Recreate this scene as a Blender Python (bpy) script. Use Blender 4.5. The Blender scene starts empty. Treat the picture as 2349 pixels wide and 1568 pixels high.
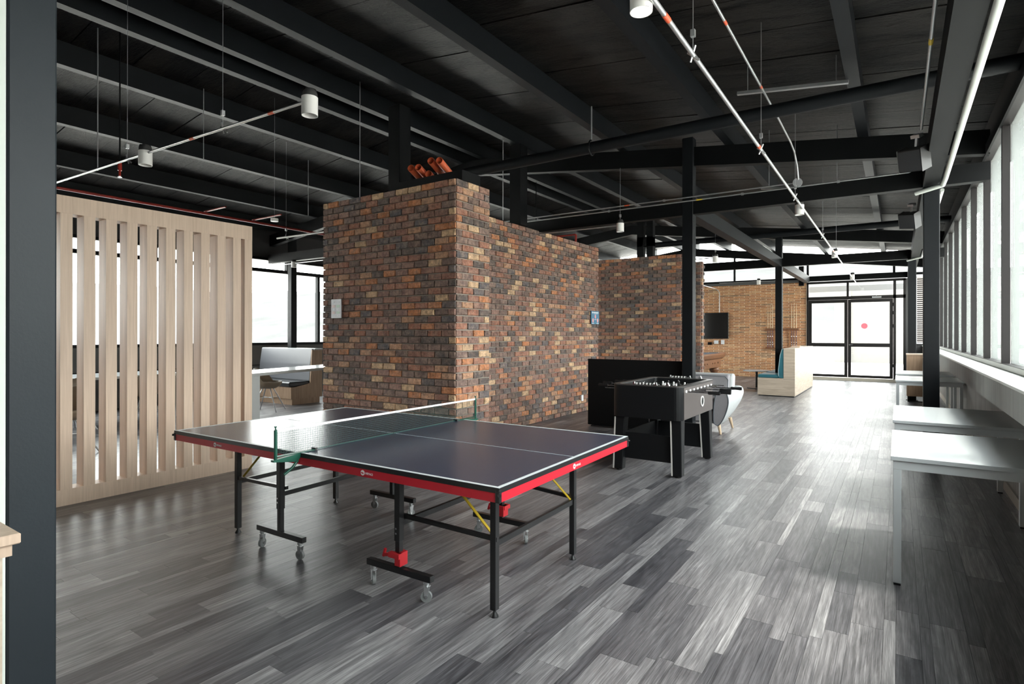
import bpy, bmesh, math, random
from mathutils import Vector, Matrix
random.seed(7)
PI = math.pi
S = bpy.context.scene
COL = S.collection

# ------------------------------------------------------------------ camera, sky, exposure
H = 1.4346
YAW = -math.atan((2060-1174.5)/1308.1)
cam_d = bpy.data.cameras.new('camera')
cam = bpy.data.objects.new('camera', cam_d); COL.objects.link(cam)
cam_d.sensor_width = 36.0; cam_d.sensor_fit = 'HORIZONTAL'
cam_d.lens = 36*1308.1/2349; cam_d.shift_y = -17.7/2349
cam_d.clip_start = .05; cam_d.clip_end = 3000
cam.location = (0, 0, H); cam.rotation_euler = (PI/2, -0.0013, -YAW)
S.camera = cam
w = bpy.data.worlds.new('overcast_sky'); S.world = w; w.use_nodes = True
nt = w.node_tree; bg = nt.nodes['Background']
tc = nt.nodes.new('ShaderNodeTexCoord'); sx = nt.nodes.new('ShaderNodeSeparateXYZ'); rp = nt.nodes.new('ShaderNodeValToRGB')
nt.links.new(tc.outputs['Generated'], sx.inputs[0]); nt.links.new(sx.outputs['Z'], rp.inputs[0])
rp.color_ramp.elements[0].position = 0.0; rp.color_ramp.elements[0].color = (1, .985, .955, 1)
rp.color_ramp.elements[1].position = 1.0; rp.color_ramp.elements[1].color = (.90, .95, 1, 1)
nt.links.new(rp.outputs[0], bg.inputs[0]); bg.inputs[1].default_value = 12.5
S.view_settings.view_transform = 'Standard'; S.view_settings.look = 'None'
S.view_settings.exposure = 0.13; S.view_settings.gamma = 1.0; S.view_settings.use_curve_mapping = False
S.cycles.use_denoising = True
S.cycles.max_bounces = 10; S.cycles.diffuse_bounces = 5; S.cycles.glossy_bounces = 4
S.cycles.transparent_max_bounces = 16; S.cycles.sample_clamp_indirect = 8
S.cycles.caustics_reflective = False; S.cycles.caustics_refractive = False

sun_d = bpy.data.lights.new('hazy_sun', 'SUN'); sun_d.energy = 7.5; sun_d.angle = math.radians(12); sun_d.color = (1, .95, .88)
sun = bpy.data.objects.new('hazy_sun', sun_d); COL.objects.link(sun)
sun.rotation_euler = Vector((.50, .16, .87)).to_track_quat('Z', 'Y').to_euler()

def portal(name, loc, rot, sx_, sy_):
    l = bpy.data.lights.new(name, 'AREA'); l.shape = 'RECTANGLE'; l.size = sx_; l.size_y = sy_
    l.cycles.is_portal = True
    o = bpy.data.objects.new(name, l); COL.objects.link(o); o.location = loc; o.rotation_euler = rot
portal('window_portal', (1.05, 8.8, 2.3), (0, PI/2, 0), 2.4, 24.5)
portal('window_portal', (-12.75, 8.8, 2.2), (0, -PI/2, 0), 2.0, 24.0)
portal('window_portal', (-3.0, 20.95, 2.1), (-PI/2, 0, 0), 15.0, 4.2)

# ------------------------------------------------------------------ materials
MATS = {}
def nodes_of(name):
    m = bpy.data.materials.new(name); m.use_nodes = True
    n = m.node_tree.nodes; l = m.node_tree.links; b = n['Principled BSDF']
    return m, n, l, b
def mat(name, col, rough=.5, metal=0, var=.06, scale=6, bump=0, bscale=60, spec=.5, emit=None, strength=0, stretch=None):
    if name in MATS: return MATS[name]
    m, n, l, b = nodes_of(name)
    g = n.new('ShaderNodeNewGeometry'); mp = n.new('ShaderNodeMapping')
    l.new(g.outputs['Position'], mp.inputs[0])
    if stretch: mp.inputs['Scale'].default_value = stretch
    no = n.new('ShaderNodeTexNoise'); no.inputs['Scale'].default_value = scale; no.inputs['Detail'].default_value = 4
    l.new(mp.outputs[0], no.inputs[0])
    mx = n.new('ShaderNodeMixRGB'); mx.blend_type = 'MIX'
    mx.inputs[1].default_value = (*[c*(1-var) for c in col], 1); mx.inputs[2].default_value = (*[min(1, c*(1+var)) for c in col], 1)
    l.new(no.outputs[0], mx.inputs[0]); l.new(mx.outputs[0], b.inputs['Base Color'])
    b.inputs['Roughness'].default_value = rough; b.inputs['Metallic'].default_value = metal
    b.inputs['Specular IOR Level'].default_value = spec
    if emit: b.inputs['Emission Color'].default_value = (*emit, 1); b.inputs['Emission Strength'].default_value = strength
    if bump:
        n2 = n.new('ShaderNodeTexNoise'); n2.inputs['Scale'].default_value = bscale; n2.inputs['Detail'].default_value = 3
        l.new(mp.outputs[0], n2.inputs[0]); bp = n.new('ShaderNodeBump'); bp.inputs['Strength'].default_value = bump; bp.inputs['Distance'].default_value = .01
        l.new(n2.outputs[0], bp.inputs['Height']); l.new(bp.outputs[0], b.inputs['Normal'])
    MATS[name] = m; return m
def rand_node(n, l):
    oi = n.new('ShaderNodeObjectInfo'); g = n.new('ShaderNodeNewGeometry')
    a = n.new('ShaderNodeMath'); a.operation = 'ADD'; f = n.new('ShaderNodeMath'); f.operation = 'FRACT'
    l.new(oi.outputs['Random'], a.inputs[0]); l.new(g.outputs['Random Per Island'], a.inputs[1]); l.new(a.outputs[0], f.inputs[0])
    return f, g
def brick_mat(name, stops, blotch, rough=.85, amt=.45):
    m, n, l, b = nodes_of(name)
    f, g = rand_node(n, l)
    r = n.new('ShaderNodeValToRGB'); r.color_ramp.interpolation = 'CONSTANT'
    e = r.color_ramp.elements
    while len(e) < len(stops): e.new(.5)
    for i, (p, c) in enumerate(stops): e[i].position = p; e[i].color = (*c, 1)
    l.new(f.outputs[0], r.inputs[0])
    # position shifted per brick, so blotches stop at its edges
    ml = n.new('ShaderNodeMath'); ml.operation = 'MULTIPLY'; ml.inputs[1].default_value = 37
    l.new(f.outputs[0], ml.inputs[0]); cx = n.new('ShaderNodeCombineXYZ')
    for i in range(3): l.new(ml.outputs[0], cx.inputs[i])
    va = n.new('ShaderNodeVectorMath'); va.operation = 'ADD'; l.new(g.outputs['Position'], va.inputs[0]); l.new(cx.outputs[0], va.inputs[1])
    no = n.new('ShaderNodeTexNoise'); no.inputs['Scale'].default_value = 13; no.inputs['Detail'].default_value = 7; no.inputs['Roughness'].default_value = .7
    l.new(va.outputs[0], no.inputs[0])
    r2 = n.new('ShaderNodeValToRGB'); r2.color_ramp.elements[0].position = .42; r2.color_ramp.elements[1].position = .66
    l.new(no.outputs[0], r2.inputs[0]); sc = n.new('ShaderNodeMath'); sc.operation = 'MULTIPLY'; sc.inputs[1].default_value = amt; l.new(r2.outputs[0], sc.inputs[0])
    mx = n.new('ShaderNodeMixRGB'); l.new(sc.outputs[0], mx.inputs[0]); l.new(r.outputs[0], mx.inputs[1]); mx.inputs[2].default_value = (*blotch, 1)
    n3 = n.new('ShaderNodeTexNoise'); n3.inputs['Scale'].default_value = 60; n3.inputs['Detail'].default_value = 5; l.new(va.outputs[0], n3.inputs[0])
    m2 = n.new('ShaderNodeMixRGB'); m2.blend_type = 'OVERLAY'; m2.inputs[0].default_value = .9; l.new(mx.outputs[0], m2.inputs[1])
    n4 = n.new('ShaderNodeTexNoise'); n4.inputs['Scale'].default_value = 22; n4.inputs['Detail'].default_value = 8; n4.inputs['Roughness'].default_value = .75; l.new(va.outputs[0], n4.inputs[0])
    r4 = n.new('ShaderNodeValToRGB'); r4.color_ramp.elements[0].position = .30; r4.color_ramp.elements[0].color = (.12, .12, .13, 1); r4.color_ramp.elements[1].position = .68; r4.color_ramp.elements[1].color = (.85, .83, .80, 1)
    l.new(n4.outputs[0], r4.inputs[0]); l.new(r4.outputs[0], m2.inputs[2])
    l.new(m2.outputs[0], b.inputs['Base Color']); b.inputs['Roughness'].default_value = rough; b.inputs['Specular IOR Level'].default_value = .25
    bp = n.new('ShaderNodeBump'); bp.inputs['Strength'].default_value = .8; bp.inputs['Distance'].default_value = .008
    l.new(n3.outputs[0], bp.inputs['Height']); l.new(bp.outputs[0], b.inputs['Normal'])
    return m
OLD = brick_mat('tumbled_brick', [(0, (0.090, 0.077, 0.074)), (.10, (0.204, 0.114, 0.090)), (.22, (0.240, 0.120, 0.090)), (.32, (0.138, 0.096, 0.084)), (.44, (0.288, 0.132, 0.090)),
    (.54, (0.180, 0.126, 0.110)), (.64, (0.396, 0.228, 0.144)), (.72, (0.240, 0.144, 0.120)), (.80, (0.432, 0.180, 0.084)), (.87, (0.504, 0.348, 0.216)), (.93, (0.102, 0.096, 0.102))], (0.360, 0.258, 0.204))
THIN = brick_mat('long_thin_brick', [(0, (.46, .19, .08)), (.2, (.54, .24, .10)), (.4, (.40, .16, .07)), (.6, (.50, .22, .09)), (.75, (.33, .16, .08)), (.86, (.60, .34, .17)), (.95, (.24, .14, .08))], (.52, .27, .12), amt=.3)
MORTAR = mat('grey_mortar', (.30, .27, .23), .95, var=.2, scale=20, bump=.5, bscale=120)
MORTAR2 = mat('cream_mortar', (.74, .56, .38), .95, var=.12, scale=20, bump=.4, bscale=120)

def floor_mat():
    m, n, l, b = nodes_of('grey_wood_floor')
    f, g = rand_node(n, l)
    ml = n.new('ShaderNodeMath'); ml.operation = 'MULTIPLY'; ml.inputs[1].default_value = 53; l.new(f.outputs[0], ml.inputs[0])
    cx = n.new('ShaderNodeCombineXYZ'); l.new(ml.outputs[0], cx.inputs[0]); l.new(ml.outputs[0], cx.inputs[1])
    va = n.new('ShaderNodeVectorMath'); va.operation = 'ADD'; l.new(g.outputs['Position'], va.inputs[0]); l.new(cx.outputs[0], va.inputs[1])
    r = n.new('ShaderNodeValToRGB'); e = r.color_ramp.elements
    stops = [(0, (.080, .078, .086)), (.25, (.120, .116, .124)), (.5, (.155, .149, .156)), (.8, (.20, .193, .20)), (1, (.27, .262, .268))]
    while len(e) < len(stops): e.new(.5)
    for i, (p, c) in enumerate(stops): e[i].position = p; e[i].color = (*c, 1)
    l.new(f.outputs[0], r.inputs[0])
    def noise(sc, det, dist=0):
        mp = n.new('ShaderNodeMapping'); mp.inputs['Scale'].default_value = sc; l.new(va.outputs[0], mp.inputs[0])
        q = n.new('ShaderNodeTexNoise'); q.inputs['Scale'].default_value = 1; q.inputs['Detail'].default_value = det; q.inputs['Roughness'].default_value = .65; q.inputs['Distortion'].default_value = dist
        l.new(mp.outputs[0], q.inputs[0]); return q
    a = noise((75, 1.5, 1), 6, .4); c = noise((9, 1.3, 1), 4, 1.5); d = noise((230, 4, 1), 3)
    m1 = n.new('ShaderNodeMixRGB'); m1.blend_type = 'OVERLAY'; m1.inputs[0].default_value = .9; l.new(r.outputs[0], m1.inputs[1]); l.new(a.outputs[0], m1.inputs[2])
    rc = n.new('ShaderNodeValToRGB'); rc.color_ramp.elements[0].position = .3; rc.color_ramp.elements[0].color = (.18, .18, .19, 1); rc.color_ramp.elements[1].position = .72; rc.color_ramp.elements[1].color = (.82, .82, .8, 1)
    l.new(c.outputs[0], rc.inputs[0])
    m2 = n.new('ShaderNodeMixRGB'); m2.blend_type = 'OVERLAY'; m2.inputs[0].default_value = .65; l.new(m1.outputs[0], m2.inputs[1]); l.new(rc.outputs[0], m2.inputs[2])
    rd_ = n.new('ShaderNodeValToRGB'); rd_.color_ramp.elements[0].position = .34; rd_.color_ramp.elements[0].color = (.22, .22, .22, 1); rd_.color_ramp.elements[1].position = .68; rd_.color_ramp.elements[1].color = (.72, .72, .72, 1)
    l.new(d.outputs[0], rd_.inputs[0])
    m3 = n.new('ShaderNodeMixRGB'); m3.blend_type = 'OVERLAY'; m3.inputs[0].default_value = .75; l.new(m2.outputs[0], m3.inputs[1]); l.new(rd_.outputs[0], m3.inputs[2])
    wv = n.new('ShaderNodeTexWave'); wv.wave_type = 'RINGS'; wv.rings_direction = 'SPHERICAL'; wv.inputs['Scale'].default_value = 1.4; wv.inputs['Distortion'].default_value = 9; wv.inputs['Detail'].default_value = 3; wv.inputs['Detail Scale'].default_value = 1.2
    mw = n.new('ShaderNodeMapping'); mw.inputs['Scale'].default_value = (7, 1.1, 1); l.new(va.outputs[0], mw.inputs[0]); l.new(mw.outputs[0], wv.inputs[0])
    rw = n.new('ShaderNodeValToRGB'); rw.color_ramp.elements[0].color = (.36, .36, .36, 1); rw.color_ramp.elements[1].color = (.56, .56, .56, 1); l.new(wv.outputs[0], rw.inputs[0])
    m4 = n.new('ShaderNodeMixRGB'); m4.blend_type = 'OVERLAY'; m4.inputs[0].default_value = .6; l.new(m3.outputs[0], m4.inputs[1]); l.new(rw.outputs[0], m4.inputs[2])
    l.new(m4.outputs[0], b.inputs['Base Color'])
    rr = n.new('ShaderNodeMapRange'); rr.inputs[3].default_value = .26; rr.inputs[4].default_value = .42; l.new(a.outputs[0], rr.inputs[0]); l.new(rr.outputs[0], b.inputs['Roughness'])
    b.inputs['Specular IOR Level'].default_value = .5
    bp = n.new('ShaderNodeBump'); bp.inputs['Strength'].default_value = .14; bp.inputs['Distance'].default_value = .002
    l.new(d.outputs[0], bp.inputs['Height']); l.new(bp.outputs[0], b.inputs['Normal'])
    return m
PLANK = floor_mat()

def ceiling_mat():
    m, n, l, b = nodes_of('black_painted_board')
    g = n.new('ShaderNodeNewGeometry')
    def noise(sc, det, dist):
        mp = n.new('ShaderNodeMapping'); mp.inputs['Scale'].default_value = sc; l.new(g.outputs['Position'], mp.inputs[0])
        q = n.new('ShaderNodeTexNoise'); q.inputs['Scale'].default_value = 1; q.inputs['Detail'].default_value = det; q.inputs['Distortion'].default_value = dist; q.inputs['Roughness'].default_value = .6
        l.new(mp.outputs[0], q.inputs[0]); return q
    a = noise((1.3, 4.5, 1), 6, 1.2); c = noise((7, 30, 1), 5, 2.0); d = noise((60, 60, 1), 3, 0)
    r = n.new('ShaderNodeValToRGB'); r.color_ramp.elements[0].position = .44; r.color_ramp.elements[0].color = (.0025, .0025, .0028, 1)
    r.color_ramp.elements[1].position = .55; r.color_ramp.elements[1].color = (.016, .0143, .013, 1); l.new(a.outputs[0], r.inputs[0])
    r2 = n.new('ShaderNodeValToRGB'); r2.color_ramp.elements[0].position = .66; r2.color_ramp.elements[0].color = (0, 0, 0, 1)
    r2.color_ramp.elements[1].position = .74; r2.color_ramp.elements[1].color = (1, 1, 1, 1); l.new(d.outputs[0], r2.inputs[0])
    mu = n.new('ShaderNodeMath'); mu.operation = 'MULTIPLY'; l.new(r2.outputs[0], mu.inputs[0]); l.new(a.outputs[0], mu.inputs[1])
    mx = n.new('ShaderNodeMixRGB'); l.new(mu.outputs[0], mx.inputs[0]); l.new(r.outputs[0], mx.inputs[1]); mx.inputs[2].default_value = (.10, .09, .08, 1)
    l.new(mx.outputs[0], b.inputs['Base Color']); b.inputs['Roughness'].default_value = .5; b.inputs['Specular IOR Level'].default_value = .18
    ad = n.new('ShaderNodeMath'); ad.operation = 'ADD'; l.new(c.outputs[0], ad.inputs[0]); l.new(a.outputs[0], ad.inputs[1])
    bp = n.new('ShaderNodeBump'); bp.inputs['Strength'].default_value = .8; bp.inputs['Distance'].default_value = .02
    l.new(ad.outputs[0], bp.inputs['Height']); l.new(bp.outputs[0], b.inputs['Normal'])
    return m
BOARD = ceiling_mat()

def wood_mat(name, c1, c2, sc=(30, 30, 2), rough=.5):
    m, n, l, b = nodes_of(name)
    g = n.new('ShaderNodeNewGeometry'); oi = n.new('ShaderNodeObjectInfo')
    va = n.new('ShaderNodeVectorMath'); va.operation = 'ADD'; l.new(g.outputs['Position'], va.inputs[0]); l.new(oi.outputs['Random'], va.inputs[1])
    mp = n.new('ShaderNodeMapping'); mp.inputs['Scale'].default_value = sc; l.new(va.outputs[0], mp.inputs[0])
    q = n.new('ShaderNodeTexNoise'); q.inputs['Scale'].default_value = 1; q.inputs['Detail'].default_value = 6; q.inputs['Distortion'].default_value = .8; l.new(mp.outputs[0], q.inputs[0])
    r = n.new('ShaderNodeValToRGB'); r.color_ramp.elements[0].position = .3; r.color_ramp.elements[0].color = (*c1, 1); r.color_ramp.elements[1].position = .7; r.color_ramp.elements[1].color = (*c2, 1)
    l.new(q.outputs[0], r.inputs[0]); l.new(r.outputs[0], b.inputs['Base Color']); b.inputs['Roughness'].default_value = rough
    return m
def glass_mat(name, tint, dust=0.0, ior=1.45):
    m = bpy.data.materials.new(name); m.use_nodes = True; n = m.node_tree.nodes; l = m.node_tree.links; n.clear()
    o = n.new('ShaderNodeOutputMaterial'); t = n.new('ShaderNodeBsdfTransparent'); t.inputs[0].default_value = (*tint, 1)
    gl = n.new('ShaderNodeBsdfGlossy'); gl.inputs['Roughness'].default_value = .02; gl.inputs[0].default_value = (.9, .95, .93, 1)
    fr = n.new('ShaderNodeFresnel'); ge = n.new('ShaderNodeNewGeometry'); mi = n.new('ShaderNodeMapRange'); mi.inputs[3].default_value = ior; mi.inputs[4].default_value = 1/ior
    l.new(ge.outputs['Backfacing'], mi.inputs[0]); l.new(mi.outputs[0], fr.inputs[0])
    mx = n.new('ShaderNodeMixShader'); l.new(fr.outputs[0], mx.inputs[0]); l.new(t.outputs[0], mx.inputs[1]); l.new(gl.outputs[0], mx.inputs[2])
    last = mx
    if dust:
        d = n.new('ShaderNodeBsdfTranslucent'); d.inputs[0].default_value = (.8, .86, .84, 1); m2 = n.new('ShaderNodeMixShader')
        lw = n.new('ShaderNodeLayerWeight'); lw.inputs[0].default_value = .35
        mp = n.new('ShaderNodeMapRange'); mp.inputs[3].default_value = dust*.25; mp.inputs[4].default_value = dust; l.new(lw.outputs['Facing'], mp.inputs[0])
        l.new(mp.outputs[0], m2.inputs[0]); l.new(mx.outputs[0], m2.inputs[1]); l.new(d.outputs[0], m2.inputs[2]); last = m2
    l.new(last.outputs[0], o.inputs[0]); return m
STEEL = mat('dark_painted_steel', (.0056, .0068, .0082), .5, var=.15, scale=5, spec=.2)
STEEL2 = mat('black_painted_steel', (.0034, .0038, .0043), .55, var=.15, scale=5, spec=.15)
POSTM = mat('slate_painted_steel', (.021, .027, .033), .5, var=.12, scale=4, bump=.05, bscale=90, spec=.25)
FRAME = mat('dark_bronze_aluminium', (.014, .0125, .0125), .5, var=.1, spec=.25)
GALV = mat('galvanised_conduit', (.55, .56, .57), .38, .8, var=.1, scale=30)
WHITEM = mat('white_lamp_enamel', (.80, .79, .77), .4, var=.03)
CHROME = mat('chrome', (.75, .76, .77), .16, 1.0, var=.03)
REDTAPE = mat('red_tape', (.65, .10, .04), .5); YTAPE = mat('yellow_tape', (.7, .5, .05), .5)
REDPIPE = mat('red_sprinkler_pipe', (.28, .022, .014), .3)
ORANGE = mat('terracotta_plastic_pipe', (.62, .13, .055), .45, var=.12, scale=12)
SLAT = wood_mat('pale_maple_laminate', (.56, .415, .31), (.68, .52, .40), (60, 60, 2.2))
PALEW = wood_mat('pale_oak_laminate', (.50, .405, .31), (.66, .56, .45), (3, 3, 30), .5)
OAKW = wood_mat('oak_laminate', (.34, .22, .14), (.48, .33, .22), (28, 28, 2))
MAHOG = wood_mat('mahogany', (.16, .065, .03), (.30, .14, .07), (3, 22, 22), .35)
CONC = mat('board_marked_concrete', (.30, .30, .285), .8, var=.28, scale=3.0, stretch=(1, 3.5, .5), bump=.3, bscale=40)
SILLM = mat('pale_sill_plaster', (.62, .64, .62), .45, var=.04)
WHITET = mat('white_laminate_top', (.58, .61, .62), .16, var=.01)
GREYT = mat('pale_grey_metal', (.62, .65, .66), .35, var=.02)
DARKWALL = mat('charcoal_wall', (.045, .045, .045), .8)
PLASTER = mat('pale_green_plaster', (.66, .72, .67), .7, var=.03)
GREYWALL = mat('grey_lower_wall', (.13, .128, .12), .7)
GLASS = glass_mat('clear_glass', (.93, .95, .94)); GLASSR = glass_mat('dusty_glass', (.95, .97, .96), .07)

# ------------------------------------------------------------------ mesh helper
class MB:
    def __init__(s): s.v = []; s.f = []; s.m = []; s.smooth = []; s.cur = 0
    def add(s, vs, fs, smooth=False):
        b = len(s.v); s.v += [tuple(v) for v in vs]
        for q in fs: s.f.append(tuple(b+i for i in q)); s.m.append(s.cur); s.smooth.append(smooth)
        return s
    def box(s, x0, x1, y0, y1, z0, z1, bev=0):
        if bev:
            b = min(bev, (x1-x0)/2.01, (y1-y0)/2.01, (z1-z0)/2.01)
            vs = []
            for z in (z0, z1):
                for y in (y0, y1):
                    for x in (x0, x1):
                        ix = b if x == x0 else -b; iy = b if y == y0 else -b; iz = b if z == z0 else -b
                        vs += [(x, y+iy, z+iz), (x+ix, y, z+iz), (x+ix, y+iy, z)]
            def c(i): return 3*i
            fs = [(c(0), c(4), c(6), c(2)), (c(1), c(3), c(7), c(5)), (c(0)+1, c(1)+1, c(5)+1, c(4)+1), (c(2)+1, c(6)+1, c(7)+1, c(3)+1), (c(0)+2, c(2)+2, c(3)+2, c(1)+2), (c(4)+2, c(5)+2, c(7)+2, c(6)+2)]
            for a, d in ((0, 1), (2, 3), (4, 5), (6, 7)): fs.append((c(a)+1, c(a)+2, c(d)+2, c(d)+1))
            for a, d in ((0, 2), (1, 3), (4, 6), (5, 7)): fs.append((c(a), c(a)+2, c(d)+2, c(d)))
            for a, d in ((0, 4), (1, 5), (2, 6), (3, 7)): fs.append((c(a), c(a)+1, c(d)+1, c(d)))
            for a in range(8): fs.append((c(a), c(a)+1, c(a)+2))
            return s.add(vs, fs)
        vs = [(x, y, z) for z in (z0, z1) for y in (y0, y1) for x in (x0, x1)]
        return s.add(vs, [(0, 2, 3, 1), (4, 5, 7, 6), (0, 1, 5, 4), (2, 6, 7, 3), (0, 4, 6, 2), (1, 3, 7, 5)])
    def bar(s, p, q, w_, h_, up=(0, 0, 1)):
        p = Vector(p); q = Vector(q); d = (q-p).normalized(); u = Vector(up)
        if abs(d.dot(u)) > .98: u = Vector((1, 0, 0))
        r = d.cross(u).normalized()*w_/2; t = r.cross(d).normalized()*h_/2
        vs = [e+a*r+b*t for e in (p, q) for a, b in ((-1, -1), (1, -1), (1, 1), (-1, 1))]
        return s.add(vs, [(0, 1, 2, 3), (7, 6, 5, 4), (0, 4, 5, 1), (1, 5, 6, 2), (2, 6, 7, 3), (3, 7, 4, 0)])
    def cyl(s, p, q, r, r2=None, n=12, cap=True, smooth=True):
        p = Vector(p); q = Vector(q); d = (q-p).normalized(); u = Vector((0, 0, 1)) if abs(d.z) < .9 else Vector((1, 0, 0))
        a = d.cross(u).normalized(); b = d.cross(a); r2 = r if r2 is None else r2
        vs = [p+(a*math.cos(2*PI*i/n)+b*math.sin(2*PI*i/n))*r for i in range(n)]+[q+(a*math.cos(2*PI*i/n)+b*math.sin(2*PI*i/n))*r2 for i in range(n)]
        s.add(vs, [(i, (i+1) % n, n+(i+1) % n, n+i) for i in range(n)], smooth)
        if cap: s.add(vs, [tuple(range(n))[::-1], tuple(range(n, 2*n))])
        return s
    def tube(s, p, q, r, th, n=20):
        s.cyl(p, q, r, n=n, cap=False)
        p = Vector(p); q = Vector(q); s.cyl(q, p, r-th, n=n, cap=False)
        for e in (p, q):
            d = (q-p).normalized(); u = Vector((0, 0, 1)) if abs(d.z) < .9 else Vector((1, 0, 0)); a = d.cross(u).normalized(); b = d.cross(a)
            vs = [e+(a*math.cos(2*PI*i/n)+b*math.sin(2*PI*i/n))*rr for rr in (r, r-th) for i in range(n)]
            s.add(vs, [(i, (i+1) % n, n+(i+1) % n, n+i) for i in range(n)])
        return s
    def path(s, pts, r, n=8):
        for a, b in zip(pts[:-1], pts[1:]): s.cyl(a, b, r, n=n)
        return s
    def lathe(s, prof, c=(0, 0, 0), n=20, axis='z'):
        vs = []
        for r, z in prof:
            for i in range(n):
                x, y = r*math.cos(2*PI*i/n), r*math.sin(2*PI*i/n)
                vs.append((c[0]+x, c[1]+y, c[2]+z) if axis == 'z' else (c[0]+z, c[1]+x, c[2]+y) if axis == 'x' else (c[0]+x, c[1]+z, c[2]+y))
        m = len(prof)
        s.add(vs, [(j*n+i, j*n+(i+1) % n, (j+1)*n+(i+1) % n, (j+1)*n+i) for j in range(m-1) for i in range(n)], True)
        s.add(vs, [tuple(range(n))[::-1], tuple(range((m-1)*n, m*n))]); return s
    def prism(s, pts, a0, a1, axis='y', smooth=False):
        n = len(pts)
        def P(u, v, a): return (u, a, v) if axis == 'y' else (a, u, v) if axis == 'x' else (u, v, a)
        vs = [P(u, v, a0) for u, v in pts]+[P(u, v, a1) for u, v in pts]
        s.add(vs, [(i, (i+1) % n, n+(i+1) % n, n+i) for i in range(n)], smooth)
        s.add(vs, [tuple(range(n))[::-1], tuple(range(n, 2*n))]); return s
    def build(s, name, m, parent=None, off=(0, 0, 0), bevel=0, subsurf=0):
        me = bpy.data.meshes.new(name); o_ = Vector(off)
        me.from_pydata([Vector(v)-o_ for v in s.v], [], s.f)
        for p, i, sm in zip(me.polygons, s.m, s.smooth): p.material_index = i; p.use_smooth = sm
        bm = bmesh.new(); bm.from_mesh(me); bmesh.ops.recalc_face_normals(bm, faces=bm.faces)
        if bevel:
            bmesh.ops.remove_doubles(bm, verts=bm.verts, dist=1e-5)
            bmesh.ops.bevel(bm, geom=bm.edges[:], offset=bevel, segments=2, affect='EDGES', profile=.5)
        bm.to_mesh(me); bm.free()
        for mm in (m if isinstance(m, (list, tuple)) else [m]): me.materials.append(mm)
        o = bpy.data.objects.new(name, me); COL.objects.link(o)
        if parent: o.parent = parent
        if subsurf:
            md = o.modifiers.new('smooth', 'SUBSURF'); md.levels = subsurf; md.render_levels = subsurf
        return o
def thing(name, label, cat, loc=(0, 0, 0), rz=0, group=None):
    o = bpy.data.objects.new(name, None); COL.objects.link(o); o.location = loc; o.rotation_euler = (0, 0, rz)
    o.empty_display_size = .1
    return tag(o, label, cat, group)
def tag(o, label, cat, group=None):
    o['label'] = label; o['category'] = cat
    if group: o['group'] = group
    return o
def struct(o): o['kind'] = 'structure'; return o
def stuff(o): o['kind'] = 'stuff'; return o
def copy_tree(o, loc=None, rz=None, label=None, group=None, parent=None):
    c = o.copy(); COL.objects.link(c)
    if parent: c.parent = parent
    if loc is not None: c.location = loc
    if rz is not None: c.rotation_euler = (0, 0, rz)
    if label: c['label'] = label
    if group: c['group'] = group
    for ch in list(o.children): copy_tree(ch, parent=c)
    return c
def text(name, s, size, m, parent, M, ext=.0004):
    cu = bpy.data.curves.new(name, 'FONT'); cu.body = s; cu.size = size; cu.extrude = ext; cu.align_x = 'CENTER'; cu.align_y = 'CENTER'
    t = bpy.data.objects.new(name, cu); COL.objects.link(t)
    bpy.context.view_layer.update()
    me = bpy.data.meshes.new_from_object(t.evaluated_get(bpy.context.evaluated_depsgraph_get())); COL.objects.unlink(t); bpy.data.objects.remove(t)
    me.materials.clear(); me.materials.append(m)
    o = bpy.data.objects.new(name, me); COL.objects.link(o); o.parent = parent; o.matrix_local = M; return o

FWD = Vector((math.sin(YAW), math.cos(YAW), 0)); RGT = Vector((math.cos(YAW), -math.sin(YAW), 0))
def shown(P):
    """distance if inside the photo's view, else None"""
    d = Vector(P)-Vector((0, 0, H)); z = d.dot(FWD)
    if z < .3: return None
    x = 1174.5+1308.1*d.dot(RGT)/z; y = 766.3-1308.1*d.z/z
    if -40 < x < 2389 and -40 < y < 1608: return z
    return None

# ------------------------------------------------------------------ floor
f_ = MB().box(-13.2, 1.2, -4.2, 21.0, -.2, -.006); floor = struct(f_.build('floor', mat('sub_floor', (.03, .03, .03), .9)))
unit = MB().box(-.5, .5, -.5, .5, -.006, 0); plank0 = unit.build('plank', PLANK, floor)
planks = []; x = -13.2; rng = random.Random(3); k = 0
W = [.138, .05, .096, .042, .144, .062, .18, .045, .075, .12, .04, .138, .07, .09, .055, .1]
while x < 1.2:
    w_ = W[k % len(W)]; k += 1
    y = -4.2+rng.uniform(-.9, 0)
    while y < 21:
        L = rng.choice((.32, .5, .61, .9, 1.2, 1.22)) if w_ > .09 else rng.choice((.6, 1.0, 1.3, 1.7))
        planks.append((x+w_/2, y+L/2, w_, L)); y += L
    x += w_
near = []
for p in planks:
    best = None
    for fy in (-.5, 0, .5):
        z = shown((p[0], p[1]+fy*p[3], 0))
        if z: best = min(best or 99, z)
    if best: near.append((best-0.3*p[2]*p[3], p))
near.sort(key=lambda t: t[0]); ind = {id(p) for _, p in near[:300]}
first = True; rest = MB()
for p in planks:
    cx, cy, w_, L = p; y0 = max(cy-L/2, -4.2); y1 = min(cy+L/2, 21)
    if id(p) in ind:
        o = plank0 if first else plank0.copy()
        if not first: COL.objects.link(o); o.parent = floor
        first = False; o.location = (cx, (y0+y1)/2, 0); o.scale = (w_-.0012, y1-y0-.0012, 1)
    else:
        rest.box(cx-w_/2+.0006, cx+w_/2-.0006, y0+.0006, y1-.0006, -.006, 0)
stuff(rest.build('planks', PLANK, floor))

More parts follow.
